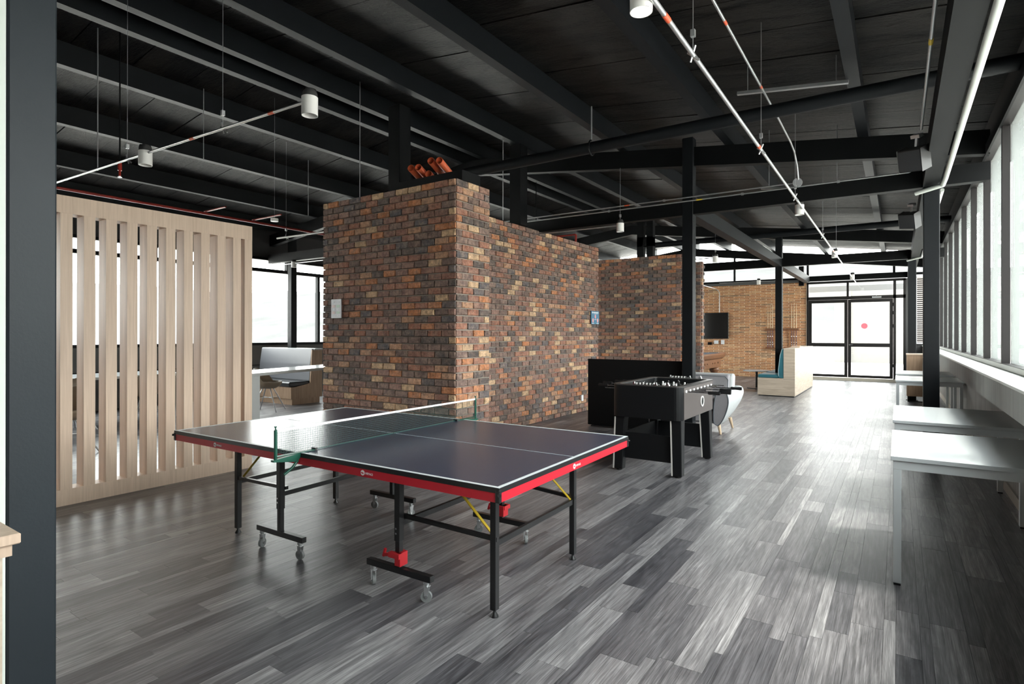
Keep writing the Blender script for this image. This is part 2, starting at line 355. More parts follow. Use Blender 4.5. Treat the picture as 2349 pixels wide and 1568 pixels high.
# ------------------------------------------------------------------ brick walls
def rough_brick(seed, l, h, d, j):
    """front faces -y, centre of front face at origin"""
    r = random.Random(seed); m = MB(); m.box(-l/2, l/2, 0, d, -h/2, h/2, bev=.005)
    m.v = [(a+r.uniform(-j, j), b+r.uniform(-j, j)*.9, c+r.uniform(-j, j)) for a, b, c in m.v]
    return m
def brick_wall(name, origin, direction, length, height, core, style='old', start_half=False, toothed=0, limit=300):
    """origin = left end at floor on the face; direction = unit along the wall (face looks to the right-hand perpendicular side)."""
    ox, oy = origin; dx, dy = direction; nx, ny = dy, -dx    # outward normal
    if style == 'old': P, R, G, D, J, MT, MO = .202, .078, .011, .09, .0028, OLD, MORTAR
    else: P, R, G, D, J, MT, MO = .345, .055, .015, .05, .001, THIN, MORTAR2
    wall = struct(MB().box(*core).build(name, MO))
    ang = math.atan2(dy, dx)
    variants = [rough_brick(s_, P-G, R-G, D, J).build('brick', MT) for s_ in range(5)]
    halves = [rough_brick(s_+9, P/2-G, R-G, D, J).build('brick', MT) for s_ in range(3)]
    lst = []; rows = int(round(height/R)); r = random.Random(hash(name) % 1000 if False else len(name)*7)
    for i in range(rows):
        z = (i+.5)*R; off = (i+start_half) % 2
        u = 0.0
        if off: lst.append((P/4, z, 1)); u = P/2
        while u < length-1e-3:
            if u+P <= length+1e-3: lst.append((u+P/2, z, 0)); u += P
            else:
                if length-u > P*.3: lst.append((u+P/4, z, 1))
                u = length
    def pos(u, z, pr=0): return Vector((ox+dx*u+nx*pr, oy+dy*u+ny*pr, z))
    seen = []
    for t in lst:
        q = shown(pos(t[0], t[1]))
        if q: seen.append((q, t))
    seen.sort(key=lambda a: a[0]); ind = {id(t) for _, t in seen[:limit]}
    joined = MB(); used = set()
    for t in lst:
        u, z, hf = t; pool = halves if hf else variants; b = r.choice(pool); pr = r.uniform(.004, .013) if style == 'old' else r.uniform(.001, .0035)
        if hf and u < P/2 and toothed: pr += 0
        if id(t) in ind:
            if b.name not in used: o = b; used.add(b.name)
            else: o = b.copy(); COL.objects.link(o)
            o.parent = wall; o.location = pos(u, z, pr); o.rotation_euler = (0, 0, ang)
            if (r.random() < .5) and style == 'old': o.rotation_euler = (0, PI, ang) if False else (0, 0, ang)
        else:
            me = b.data; M = Matrix.Translation(pos(u, z, pr)) @ Matrix.Rotation(ang, 4, 'Z')
            joined.add([M @ v.co for v in me.vertices], [tuple(p.vertices) for p in me.polygons])
    if joined.v: stuff(joined.build('bricks', MT, wall))
    for b in variants+halves:
        if b.name not in used: bpy.data.objects.remove(b)
    return wall
e_ = .012
WT = 3.12
brick_wall('wall_front', (-6.17, 4.75), (1, 0), 2.222, WT, (-6.16, -3.96, 4.77, 5.37, 0, WT-.01))
brick_wall('wall_side', (-3.948, 4.75), (0, 1), .64, WT, (-4.10, -3.97, 4.79, 5.38, 0, WT-.012), start_half=True)
brick_wall('wall_middle', (-4.85, 5.42), (0, 1), 4.75, WT, (-5.05, -4.87, 5.42, 10.165, 0, WT-.01))
brick_wall('wall_rear', (-7.8, 11.85), (1, 0), 4.06, WT, (-7.8, -3.75, 11.87, 12.05, 0, WT-.01))
brick_wall('wall_rear_side', (-3.74, 11.86), (0, 1), .20, WT, (-3.92, -3.76, 11.88, 12.04, 0, WT-.012), start_half=True)
brick_wall('wall_inner', (-7.8, 13.3), (1, 0), 4.06, WT, (-7.8, -3.75, 13.32, 13.5, 0, WT-.01), limit=60)
brick_wall('wall_inner_side', (-3.74, 13.31), (0, 1), .20, WT, (-3.92, -3.76, 13.33, 13.49, 0, WT-.012), start_half=True)
brick_wall('wall_back', (-8.68, 20.7), (1, 0), 6.21, 3.135, (-8.7, -2.47, 20.702, 20.9, 0, 3.13), style='thin')

# ------------------------------------------------------------------ other walls, windows
def zc(x, off=.52): return 4.26+off-.123*abs(x+6.26)
XW = .83
# right window wall
wr = struct(MB().box(XW, 1.1, -4.2, 21, 0, 1.0).build('wall_right', CONC))
m_ = MB().prism([(XW+.03, 3.47), (1.1, 3.47), (1.1, zc(1.1)), (XW+.03, zc(XW))], -4.2, 21); m_.build('upper_wall', mat('shade_darkened_wall', (.03, .03, .03), .8), wr)  # near-black colour stands in for the shade above the window head
mb = MB().prism([(.60, .91), (.70, .89), (XW+.0, .89), (XW+.0, 1.1), (.60, 1.1)], -4.2, 20.7)
mb.build('sill_beam', CONC, wr)
MB().box(.585, 1.08, -4.2, 20.7, 1.1, 1.118).build('sill', SILLM, wr)
MB().box(XW-.015, XW, -4.2, 20.7, 0, .09).build('baseboard', mat('cream_skirting', (.45, .41, .35), .6), wr)
win = struct(MB().box(.80, .92, .4, 20.7, 3.40, 3.47).box(.80, .92, .4, 20.7, 1.118, 1.17).build('window_1', FRAME))
MB().box(.78, .80, .4, 20.7, 3.38, 3.49).build('head_trim', STEEL2, win)
MB().box(.795, .80, .4, 20.7, 1.12, 1.165).build('bottom_trim', mat('aluminium_rail', (.45, .46, .44), .5), win)
ys = [7.12-1.36*i for i in range(8, -1, -1)]+[8.45+1.36*i for i in range(9)]
ys = sorted(set(round(7.06+1.37*i, 3) for i in range(-4, 10)))
for i, y in enumerate(ys):
    MB().box(.81, .870, y-.03, y+.03, 1.17, 3.40).build('mullion', FRAME, win); MB().box(.882, .985, y-.02, y+.02, 1.12, 3.45).build('outer_fin', mat('pale_outer_fin', (.050, .060, .056), .6), win)
edges = [.4]+ys+[20.7]
MB().box(XW, 1.1, -4.2, .4, 1.0, 3.5).build('unseen_blocking_wall', DARKWALL, wr)  # unseen stretch, closed off to keep window light off the camera-facing brick
for a, b in zip(edges[:-1], edges[1:]):
    if b-a > .12: MB().box(.872, .878, a+.03, b-.03, 1.172, 3.398).build('pane', GLASSR, win)
# left window wall
XL = -12.4
wl = struct(MB().box(XL-.3, XL, -4.2, 21, 0, 1.17).build('wall_left', GREYWALL))
MB().prism([(XL-.3, 3.24), (XL, 3.24), (XL, zc(XL)), (XL-.3, zc(XL-.3))], -4.2, 21).build('upper_wall', DARKWALL, wl)
MB().box(XL, XL+.02, -4.2, 20.7, .70, .72).build('rail', FRAME, wl)
w2 = struct(MB().box(XL-.1, XL+.02, -4.2, 20.7, 1.17, 1.23).box(XL-.1, XL+.02, -4.2, 20.7, 2.90, 2.98).box(XL-.1, XL+.02, -4.2, 20.7, 3.18, 3.24).build('window_2', STEEL))
yl = [-2.6, .4, 3.4, 6.4, 9.4, 12.4, 15.4, 18.4]
for y in yl: MB().box(XL-.09, XL+.01, y-.035, y+.035, 1.23, 2.90).build('mullion', STEEL, w2)
for y in [v+d for v in yl for d in (-.9, .55)]: MB().box(XL-.09, XL+.01, y-.03, y+.03, 2.98, 3.18).build('mullion', STEEL, w2)
e2 = [-4.2]+yl+[20.7]
for a, b in zip(e2[:-1], e2[1:]):
    MB().box(XL-.052, XL-.046, a+.035, b-.035, 1.232, 2.898).build('pane', GLASS, w2)
e3 = sorted([-4.2]+[v+d for v in yl for d in (-.9, .55)]+[20.7])
for a, b in zip(e3[:-1], e3[1:]):
    MB().box(XL-.052, XL-.046, a+.03, b-.03, 2.982, 3.178).build('pane', GLASS, w2)
# wall behind the camera and the far end
struct(MB().prism([(-12.7, -.2), (1.1, -.2), (1.1, zc(1.1)), (-6.26, zc(-6.26)), (-12.7, zc(-12.7))], -4.4, -4.2).build('wall_behind_camera', DARKWALL))
far = struct(MB().box(-12.7, -8.7, 20.72, 20.9, 0, 3.13).build('wall_far', GREYWALL))
MB().box(-12.7, -2.43, 20.66, 20.9, 3.14, 3.22).build('fascia', mat('grey_fascia', (.10, .10, .10), .7), far)
# far right of the doors: wall strip with a louvre
fr_ = struct(MB().box(.19, .83, 20.66, 20.9, 0, 3.12).build('wall_far_right', DARKWALL))
lv = thing('louvre', 'tall grey slatted ventilation louvre on the far wall right of the glass doors', 'louvre', (.57, 20.6, 1.19))
MB().box(-.14, -.11, 0, .06, 0, 1.95).box(.11, .14, 0, .06, 0, 1.95).box(-.14, .14, 0, .06, -.02, .02).box(-.14, .14, 0, .06, 1.93, 1.97).build('frame', GREYT, lv)
for i in range(32): MB().box(-.11, .11, .005, .05, .04+i*.06, .068+i*.06).build('slat', mat('louvre_slat', (.42, .38, .36), .5), lv)

# glazed end wall above the fascia (clerestory to the roof)
cl = struct(MB().box(-12.4, 1.1, 20.70, 20.78, 3.22, 3.29).build('window_3', STEEL2))
for x_ in (-11.6, -9.3, -7.0, -4.7, -2.43, -.1): MB().box(x_-.03, x_+.03, 20.70, 20.78, 3.29, zc(x_, .27)).build('mullion', STEEL2, cl)
pts = [(-12.3, 3.29), (.95, 3.29), (.95, zc(.95, .50)), (-6.26, zc(-6.26, .50)), (-12.3, zc(-12.3, .50))]
MB().prism(pts, 20.735, 20.741).build('pane', GLASS, cl)

# ------------------------------------------------------------------ glass doors
DY = 20.7
dr = struct(MB().box(-2.46, -2.40, DY-.04, DY+.04, .09, 3.12).box(-1.335, -1.275, DY-.04, DY+.04, 2.64, 3.08).box(-.12, -.05, DY-.04, DY+.04, .09, 3.08)
    .box(.13, .19, DY-.04, DY+.04, 0, 3.12).box(-2.46, .19, DY-.04, DY+.04, 3.06, 3.13).box(-2.46, .19, DY-.04, DY+.04, 2.54, 2.64).build('door_frame', FRAME))
dr.name = 'door_1'
MB().box(-2.46, .19, DY-.12, DY+.1, 0, .09).build('threshold', mat('stone_threshold', (.5, .46, .38), .7), dr)
for (a, b) in ((-2.37, -1.335), (-1.275, -.15), (-.05, .13)): MB().box(a-.0, b, DY-.003, DY+.003, 2.64, 3.06).build('pane', GLASS, dr)
MB().box(-.05, .13, DY-.003, DY+.003, .1, 2.54).build('pane', GLASS, dr)
for nm, a, b in (('door_2', -2.395, -1.31), ('door_3', -1.30, -.125)):
    s1 = .085
    lf = struct(MB().box(a, a+s1, DY-.03, DY+.03, .1, 2.535).box(b-s1, b, DY-.03, DY+.03, .1, 2.535).box(a+s1, b-s1, DY-.03, DY+.03, .1, .18)
        .box(a+s1, b-s1, DY-.03, DY+.03, 1.06, 1.17).box(a+s1, b-s1, DY-.03, DY+.03, 2.44, 2.535).build(nm, FRAME))
    MB().box(a+s1, b-s1, DY-.004, DY+.004, .18, 1.06).build('pane', GLASS, lf)
    MB().box(a+s1, b-s1, DY-.004, DY+.004, 1.17, 2.44).build('pane', GLASS, lf)
    if nm == 'door_3':
        MB().box(-.66, -.42, DY-.09, DY-.03, 2.56, 2.61).bar((-.55, DY-.07, 2.63), (-.62, DY-.05, 2.70), .012, .012).build('door_closer', GALV, lf)
        MB().cyl((-1.255, DY-.06, 1.12), (-1.255, DY-.03, 1.12), .022).box(-1.27, -1.16, DY-.07, DY-.055, 1.11, 1.13).build('handle', CHROME, lf)
        for zz in (2.35, 2.1, 1.7, .5): MB().box(-.128, -.118, DY-.036, DY-.03, zz-.05, zz+.05).build('hinge', STEEL2, lf)
sg = thing('sticker_sign', 'small white sign with a pink round emblem stuck on the right glass door', 'sign', (-.84, 20.69, 1.59))
MB().box(-.145, .145, -.002, 0, 0, .23).build('sheet', mat('white_print', (.85, .85, .83), .6), sg)
MB().cyl((-.02, -.004, .115), (-.02, -.002, .115), .085, n=28).build('emblem', mat('pink_print', (.72, .17, .22), .6), sg)
MB().prism([(.04, .0), (.10, .02), (.09, .06), (.03, .05)], -.0055, -.004).build('corner_mark', MATS['white_print'], sg)

# ------------------------------------------------------------------ ceiling
ceil = struct(MB().prism([(-12.9, zc(-12.9)+.03), (-6.26, zc(-6.26)+.03), (1.2, zc(1.2)+.03), (1.2, zc(1.2)+.2), (-6.26, zc(-6.26)+.2), (-12.9, zc(-12.9)+.2)], -4.4, 21.0).build('ceiling', mat('roof_deck', (.01, .01, .01), .9)))
JX = [-.35, -1.88, -3.4, -4.9, -6.02, -6.5, -7.6, -9.1, -10.62, -12.0]
bays = []
ex = [1.15, -.35, -1.88, -3.4, -4.9, -6.26, -7.6, -9.1, -10.62, -12.0, -12.85]
pan = []
for a, b in zip(ex[:-1], ex[1:]):
    y = -4.35+random.uniform(0, .3)
    while y < 21:
        L = .61; y1 = min(y+L, 21); pan.append((b, a, y, y1)); y += L
sel = []
for p in pan:
    z = shown(((p[0]+p[1])/2, (p[2]+p[3])/2, zc((p[0]+p[1])/2)))
    if z: sel.append((z, p))
sel.sort(key=lambda t: t[0]); ind = {id(p) for _, p in sel[:290]}
joined = MB(); rr = random.Random(5)
for p in pan:
    x0, x1, y0, y1 = p; t = .02; dz = rr.uniform(-.006, .004)
    vs = [(x0+.004, zc(x0)+dz), (x1-.004, zc(x1)+dz+rr.uniform(-.003, .003)), (x1-.004, zc(x1)+.028), (x0+.004, zc(x0)+.028)]
    if id(p) in ind: MB().prism(vs, y0+.005, y1-.005).build('ceiling_panel', BOARD, ceil)
    else: joined.prism(vs, y0+.005, y1-.005)
stuff(joined.build('ceiling_panels', BOARD, ceil))

names = ['first dark roof joist in from the window wall', 'second dark roof joist in from the window wall', 'third dark roof joist in from the window wall', 'fourth dark roof joist in from the window wall',
    'ridge joist on the window side of the roof peak', 'ridge joist on the slat screen side of the roof peak', 'first roof joist left of the peak, above the hanging lamp track',
    'second roof joist left of the peak, above the slat screen', 'third roof joist left of the peak, above the slat screen', 'lowest roof joist beside the left window wall']
for x_, lab in zip(JX, names):
    zb = zc(x_, .27); m = MB().box(x_-.055, x_+.055, -4.2, 20.95, zb, zb+.035).box(x_-.05, x_+.05, -4.2, 20.95, zb+.035, zb+.262)
    o = m.build('roof_joist', STEEL, None, off=(x_, 8, zb)); o.location = (x_, 8, zb); tag(o, lab+', long steel beam', 'beam', 'roof joists')
FR = [(1.0, 'black sloped roof rafter nearest the camera'), (8.0, 'black sloped roof rafter over the black partition and big post'), (15.3, 'black sloped roof rafter over the teal booth'), (20.58, 'black sloped roof rafter against the far end glazing')]
for Y, lab in FR:
    m = MB().prism([(-12.35, zc(-12.35, 0)), (-6.26, zc(-6.26, 0)), (.82, zc(.82, 0)), (.82, zc(.82, .262)), (-6.26, zc(-6.26, .262)), (-12.35, zc(-12.35, .262))], Y-.02, Y+.10)
    o = m.build('roof_rafter', STEEL2, None, off=(-6.26, Y, 4.26)); o.location = (-6.26, Y, 4.26); tag(o, lab, 'beam', 'roof rafters')
TB = [(1.0, 'horizontal black tie beam nearest the camera'), (8.0, 'horizontal black tie beam through the big post, carrying two conduits'), (15.3, 'horizontal black tie beam over the teal booth')]
for Y, lab in TB:
    o = MB().box(-12.35, .82, Y-.06, Y+.06, 3.10, 3.30).build('tie_beam', STEEL2, None, off=(-6, Y, 3.1)); o.location = (-6, Y, 3.1); tag(o, lab, 'beam', 'tie beams')
o = MB().box(-2.51, -2.35, 8.075, 20.55, 3.10, 3.30).build('long_beam', STEEL, None, off=(-2.43, 14, 3.1)); o.location = (-2.43, 14, 3.1)
tag(o, 'grey steel beam running from the big post to the far glass doors', 'beam')
o = MB().box(.23, .38, -4.2, 20.6, 3.10, 3.32).build('long_beam', STEEL2, None, off=(.3, 8, 3.1)); o.location = (.3, 8, 3.1)
tag(o, 'black steel beam on the right posts beside the windows', 'beam')
o = MB().box(-2.46, .23, 20.5, 20.62, 3.14, 3.30).build('door_lintel', STEEL2, None, off=(-1, 20.5, 3.14)); o.location = (-1, 20.5, 3.14)
tag(o, 'black steel lintel above the far glass doors', 'beam')
# posts
def post(x0, x1, y0, y1, z1, m, lab, plate=True):
    t = thing('steel_post', lab, 'post', ((x0+x1)/2, (y0+y1)/2, 0)); a, b = (x1-x0)/2, (y1-y0)/2
    MB().box(-a, a, -b, b, .008, z1, bev=.006).build('shaft', m, t)
    if plate: MB().box(-a-.035, a+.035, -b-.035, b+.035, 0, .008).build('base_plate', m, t)
    return t
post(-2.645, -2.495, .640, .778, 4.2, POSTM, 'wide slate grey steel post close to the camera at the left edge', False)
post(-2.50, -2.35, 7.925, 8.075, 4.17, STEEL, 'big dark steel post standing behind the foosball table')
post(.235, .385, 7.925, 8.075, 3.10, STEEL, 'dark steel post between the white tables and the windows')
post(-2.50, -2.35, 15.225, 15.375, 3.95, STEEL, 'dark steel post rising out of the teal booth')
post(.18, .33, 15.225, 15.375, 3.10, STEEL, 'dark steel post behind the wooden cabinet near the glass doors')
post(-11.97, -11.82, 8.2, 8.35, 3.95, STEEL, 'dark steel post in front of the left windows, beyond the booth')
for (x_, y_, z0, z1, lab) in ((-6.26+.9, 8.0, 3.30, 4.15, 'short black strut on the tie beam above the brick block'), (-3.95, 8.9, 3.13, 4.5, 'black stub column standing on top of the long brick wall'), (-3.62, 20.1, 3.0, 3.6, 'black stub post on the far beam near the glass doors')):
    pass
st = MB().box(-4.99, -4.79, 7.3, 7.5, WT, 4.36, bev=.004).build('stub_post', STEEL2, None, off=(-4.9, 7.4, WT)); st.location = (-4.9, 7.4, WT)
tag(st, 'black stub post standing on the middle of the long brick wall', 'post', 'stub posts on brick walls')
st = MB().box(-5.38, -5.18, 5.13, 5.33, WT, 4.33, bev=.004).build('stub_post', STEEL2, None, off=(-5.3, 5.2, WT)); st.location = (-5.3, 5.2, WT)
tag(st, 'black stub post on the brick block behind the orange pipes', 'post', 'stub posts on brick walls')
st = MB().box(-4.74, -4.60, 11.88, 12.02, WT, 4.0).box(-4.52, -4.38, 11.88, 12.02, WT, 4.0).box(-4.74, -4.38, 11.88, 12.02, 3.35, 3.55).build('stub_post', STEEL2, None, off=(-4.56, 11.9, WT)); st.location = (-4.56, 11.9, WT)
tag(st, 'pair of joined black stub posts on the dark rear brick wall', 'post', 'stub posts on brick walls')
st = MB().box(-2.64, -2.50, 20.3, 20.44, 3.30, 3.62).box(-2.64, -2.50, 20.3, 20.44, 3.0, 3.30).build('stub_post', STEEL2, None, off=(-2.57, 20.37, 3.0)); st.location = (-2.57, 20.37, 3.0)
tag(st, 'black stub post beside the long beam near the glass doors', 'post', 'stub posts on brick walls')

# pipes
def pipe(name, pts, r, m, lab, cat, n=10, bands=(), clips=()):
    t = thing(name, lab, cat, pts[0])
    o_ = Vector(pts[0]); MB().path([Vector(p)-o_ for p in pts], r, n).build('tube', m, t)
    for p, q, mm in bands: MB().cyl(Vector(p)-o_, Vector(q)-o_, r*1.12, n=n).build('tape_band', mm, t)
    for c in clips: MB().box(-r*1.6, r*1.6, -.012, .012, -r*1.6, r*1.6).build('clip', GALV, t, off=-(Vector(c)-o_))
    return t
pipe('duct_pipe', [(-6.2, 6.0, 3.60), (.82, 6.0, 3.60)], .065, STEEL, 'thick black pipe crossing under the ceiling above the brick block', 'pipe', 20)
pipe('duct_pipe', [(-5.0, 13.4, 3.60), (.82, 13.4, 3.60)], .065, STEEL, 'thick black pipe crossing under the ceiling towards the far end', 'pipe', 20)
hk = thing('pipe_hanger', 'thin rod with a hook holding the thick black pipe', 'hanger', (-2.95, 6.0, 3.50))
MB().cyl((0, 0, .18), (0, 0, .58), .008, n=8).build('rod', GALV, hk)
MB().path([(0, .075*math.cos(a), .10+.085*math.sin(a)) for a in [PI/2+i*PI/8 for i in range(0, 13)]], .009, 6).build('hook', STEEL2, hk)

# lighting tracks
def lamp(loc, lab, lit=False):
    t = thing('ceiling_spotlight', lab, 'lamp', loc, 0, 'white cylinder spotlights')
    MB().tube((0, 0, -.125), (0, 0, .0), .054, .004, 28).build('housing', WHITEM, t)
    MB().cyl((0, 0, -.02), (0, 0, -.015), .050, n=24).build('bulb', mat('lit_lamp', (1, .95, .9), .5, emit=(1, .93, .86), strength=14) if lit else mat('lamp_reflector', (.7, .7, .7), .3), t)
    MB().lathe([(.050, 0), (.052, .02), (.046, .05), (.02, .055)], n=20).build('cap', mat('dark_clear_plastic', (.05, .05, .05), .15), t)
    MB().box(-.012, .012, -.03, .03, .03, .055).build('bracket', CHROME, t)
    return t
def hanger(x_, y_, z0, z1, lab):
    t = thing('cable_hanger', lab, 'hanger', (x_, y_, z0)); MB().cyl((0, 0, 0), (0, 0, z1-z0), .0022, n=5).build('cable', GALV, t)
    MB().box(-.012, .012, -.012, .012, .10, .14).build('clamp', GALV, t); MB().bar((-.03, 0, .02), (.03, .02, -.03), .01, .012).bar((.02, -.02, .04), (-.02, .02, -.03), .008, .01).build('clip', GALV, t)
R0 = .0105
pipe('conduit', [(-.94, -1.0, 3.02), (-1.06, 20.3, 3.02)], R0*1.25, GALV, 'long suspended lighting conduit carrying spotlights down the room', 'conduit', 10,
    bands=[((-.9612, 2.76, 3.02), (-.9616, 2.83, 3.02), REDTAPE), ((-.9745, 5.12, 3.02), (-.9748, 5.18, 3.02), REDTAPE), ((-1.015, 12.3, 3.02), (-1.015, 12.36, 3.02), REDTAPE)])
for (y_, lab, lit) in ((2.62, 'lit white cylinder spotlight at the top edge, nearest the camera', True), (8.02, 'white spotlight on the long conduit by the tie beam', False), (12.86, 'white spotlight on the long conduit over the teal booth', False), (18.1, 'smallest white spotlight on the long conduit near the glass doors', False)):
    lamp((-1.025 if lit else -1.035, y_, 3.11 if lit else 3.075), lab, lit)
for y_, z1 in ((3.25, 3.93), (5.25, 3.93), (7.3, 3.9), (10.4, 3.93), (13.0, 3.93)):
    hanger(-.946-.00563*y_, y_, 3.02, zc(-1.0)-.02, 'thin cable holding the long conduit, at %s' % {3.25: 'its nearest visible point', 5.25: 'the thick pipe', 7.3: 'the rafter before the post', 10.4: 'the stretch past the tie beam', 13.0: 'its far stretch'}[y_])
pipe('conduit', [(-1.05, -1, 3.72), (-1.05, 6.45, 3.72), (-1.05, 7.4, 3.70), (-1.04, 7.62, 3.64), (-1.03, 7.78, 3.5), (-1.03, 7.88, 3.36)], R0, GALV, 'upper conduit that bends down to a round junction box', 'conduit', 8,
    bands=[((-1.05, 4.3, 3.72), (-1.05, 4.36, 3.72), REDTAPE), ((-1.05, 5.62, 3.72), (-1.05, 5.67, 3.72), REDTAPE)])
jb = MB().cyl((0, -.03, 0), (0, 0, 0), .055, n=20).build('junction_box', mat('grey_box', (.30, .31, .32), .5), None); jb.location = (-1.04, 7.90, 3.33); tag(jb, 'round grey junction box at the foot of the bent conduit', 'junction box')
for (y_, x0, x1, lab) in ((6.15, -1.37, -.384, 'short metal channel hanging under the joists at the thick pipe'), (8.3, -1.54, -.543, 'short metal channel hanging under the joists at the round junction box')):
    za = zc(x0, .27)-.02 if y_ < 7 else 3.42; zb = zc(x1, .27)-.02 if y_ < 7 else 3.28
    o = MB().bar((x0, y_, za), (x1, y_, zb), .04, .03).cyl((x0+.1, y_, za), (x0+.1, y_, zc(x0+.1)), .004, n=5).cyl((x1-.1, y_, zb), (x1-.1, y_, zc(x1-.1)), .004, n=5).build('support_channel', GALV, None, off=(x0, y_, za)); o.location = (x0, y_, za); tag(o, lab, 'rail')
pipe('conduit', [(-9.5, 7.91, 3.335), (-1.04, 7.91, 3.335)], R0*.9, GALV, 'upper of two conduits along the tie beam, ending at the round box', 'conduit', 8,
    bands=[((-3.35, 7.91, 3.335), (-3.27, 7.91, 3.335), REDTAPE)], clips=[(-2.75, 7.91, 3.335), (-5.2, 7.91, 3.335)])
pipe('conduit', [(-9.5, 7.92, 3.285), (.1, 7.92, 3.285), (.16, 7.8, 3.29)], R0*.9, GALV, 'lower of two conduits along the tie beam, running to the windows', 'conduit', 8,
    bands=[((-2.3, 7.92, 3.285), (-2.22, 7.92, 3.285), YTAPE)], clips=[(-3.6, 7.92, 3.285), (-1.7, 7.92, 3.285), (-.6, 7.92, 3.285)])
# left track
pipe('conduit', [(-3.37, 2.45, 3.03), (-9.0, 2.22, 3.03)], R0, GALV, 'suspended lighting conduit crossing in front of the slat screen', 'conduit', 8,
    bands=[((-3.72, 2.436, 3.03), (-3.78, 2.434, 3.03), REDTAPE), ((-4.75, 2.394, 3.03), (-4.81, 2.392, 3.03), REDTAPE)])
lamp((-3.33, 2.45, 3.05), 'white cylinder spotlight at the end of the left conduit')
lamp((-5.52, 2.36, 3.05), 'white cylinder spotlight above the slat screen')
hanger(-4.35, 2.41, 3.03, zc(-4.35), 'thin cable holding the left conduit between its two spotlights'); hanger(-5.85, 2.35, 3.03, zc(-5.85), 'thin cable holding the left conduit left of its spotlight')
# track beyond the long brick wall
pipe('conduit', [(-4.9, 7.75, 3.03), (-3.42, 7.8, 3.03)], R0*.9, GALV, 'short lighting conduit above the long brick wall', 'conduit', 8); lamp((-3.37, 7.8, 3.06), 'white spotlight above the far end of the long brick wall')
pipe('conduit', [(-4.6, 12.2, 3.03), (-3.2, 12.2, 3.03)], R0*.9, GALV, 'lighting conduit above the dark rear brick wall', 'conduit', 8); lamp((-3.15, 12.2, 3.06), 'white spotlight hanging beside the big post, far back')
pipe('conduit', [(-4.6, 18.3, 3.03), (-3.46, 18.3, 3.03), (-2.9, 18.4, 3.03)], R0*.9, GALV, 'lighting conduit in front of the thin brick back wall', 'conduit', 8); lamp((-3.46, 18.3, 3.06), 'white spotlight in front of the thin brick back wall')
hanger(-3.37, 7.8, 3.05, 3.87, 'cable above the spotlight over the long brick wall'); hanger(-3.15, 12.2, 3.05, 3.86, 'cable above the spotlight beside the big post')
# conduits by the right beam
pipe('conduit', [(.415, -2, 3.09), (.415, 7.55, 3.09), (.40, 7.75, 3.06), (.16, 7.85, 3.02)], .024, mat('bright_conduit', (.66, .70, .66), .35, .3), 'thick bright conduit under the beam beside the windows', 'conduit', 12,
    bands=[((.42, 3.55, 3.10), (.42, 3.61, 3.10), mat('blue_tape', (.04, .12, .5), .5))])
pipe('conduit', [(.17, -2, 3.28), (.17, 6.3, 3.28)], .012, GALV, 'thin conduit on the room side of the right beam', 'conduit', 8, bands=[((.17, 4.4, 3.28), (.17, 4.48, 3.28), YTAPE)])
pipe('conduit', [(.42, 8.2, 3.10), (.42, 15.0, 3.10), (.16, 15.15, 3.05)], .02, MATS['bright_conduit'], 'bright conduit under the right beam past the post', 'conduit', 10)
def speaker(loc, lab):
    t = thing('wall_speaker', lab, 'speaker', loc, .35); t.rotation_euler = (.15, -.45, .9)
    MB().prism([(-.07, -.10), (.05, -.10), (.07, .10), (-.05, .10)], -.11, .11).build('cabinet', mat('matt_black_plastic', (.006, .0065, .007), .5), t, bevel=.005)
    MB().prism([(-.074, -.09), (-.071, -.09), (-.053, .09), (-.056, .09)], -.10, .10).build('grille', mat('speaker_mesh', (.03, .032, .036), .5, bump=.5, bscale=400), t)
    MB().bar((.05, 0, .08), (.09, 0, .18), .02, .02).box(.06, .12, -.04, .04, .17, .20).build('bracket', GALV, t)
speaker((.12, 6.45, 3.06), 'black loudspeaker under the right beam, nearer the camera'); speaker((.13, 9.5, 3.0), 'black loudspeaker behind the right post')
# sprinkler pipes
pipe('sprinkler_pipe', [(-9.0, .5, 3.32), (-9.0, 7.9, 3.32)], .02, REDPIPE, 'dark red sprinkler pipe above the slat screen', 'pipe', 10)
pipe('sprinkler_pipe', [(-9.0, 5.5, 3.35), (-8.2, 5.5, 3.35)], .014, REDPIPE, 'short red branch pipe nearest the brick block', 'pipe', 8)
pipe('sprinkler_pipe', [(-9.0, 4.7, 3.35), (-8.4, 4.7, 3.35)], .014, REDPIPE, 'short red branch pipe further left', 'pipe', 8)
sp = thing('fire_sprinkler', 'red sprinkler head hanging under the ceiling above the slat screen', 'sprinkler', (-6.9, 2.7, 3.12)); MB().cyl((0, 0, 0), (0, 0, .06), .012).cyl((0, 0, .06), (0, 0, .16), .02).build('body', REDPIPE, sp); MB().cyl((0, 0, -.012), (0, 0, -.008), .02).build('deflector', CHROME, sp); MB().cyl((0, 0, .16), (0, 0, zc(-6.9)-3.12), .008, n=6).build('drop_pipe', STEEL2, sp)
sp = thing('fire_sprinkler', 'red sprinkler head over the far end of the long brick wall', 'sprinkler', (-5.15, 9.8, 3.2)); MB().cyl((0, 0, 0), (0, 0, .16), .02).build('body', REDPIPE, sp); MB().cyl((-.9, 0, .16), (0, 0, .16), .016).build('branch_pipe', REDPIPE, sp); MB().cyl((-.9, 0, .16), (-.9, 0, zc(-6.05)-3.24), .008).build('drop_pipe', STEEL2, sp)
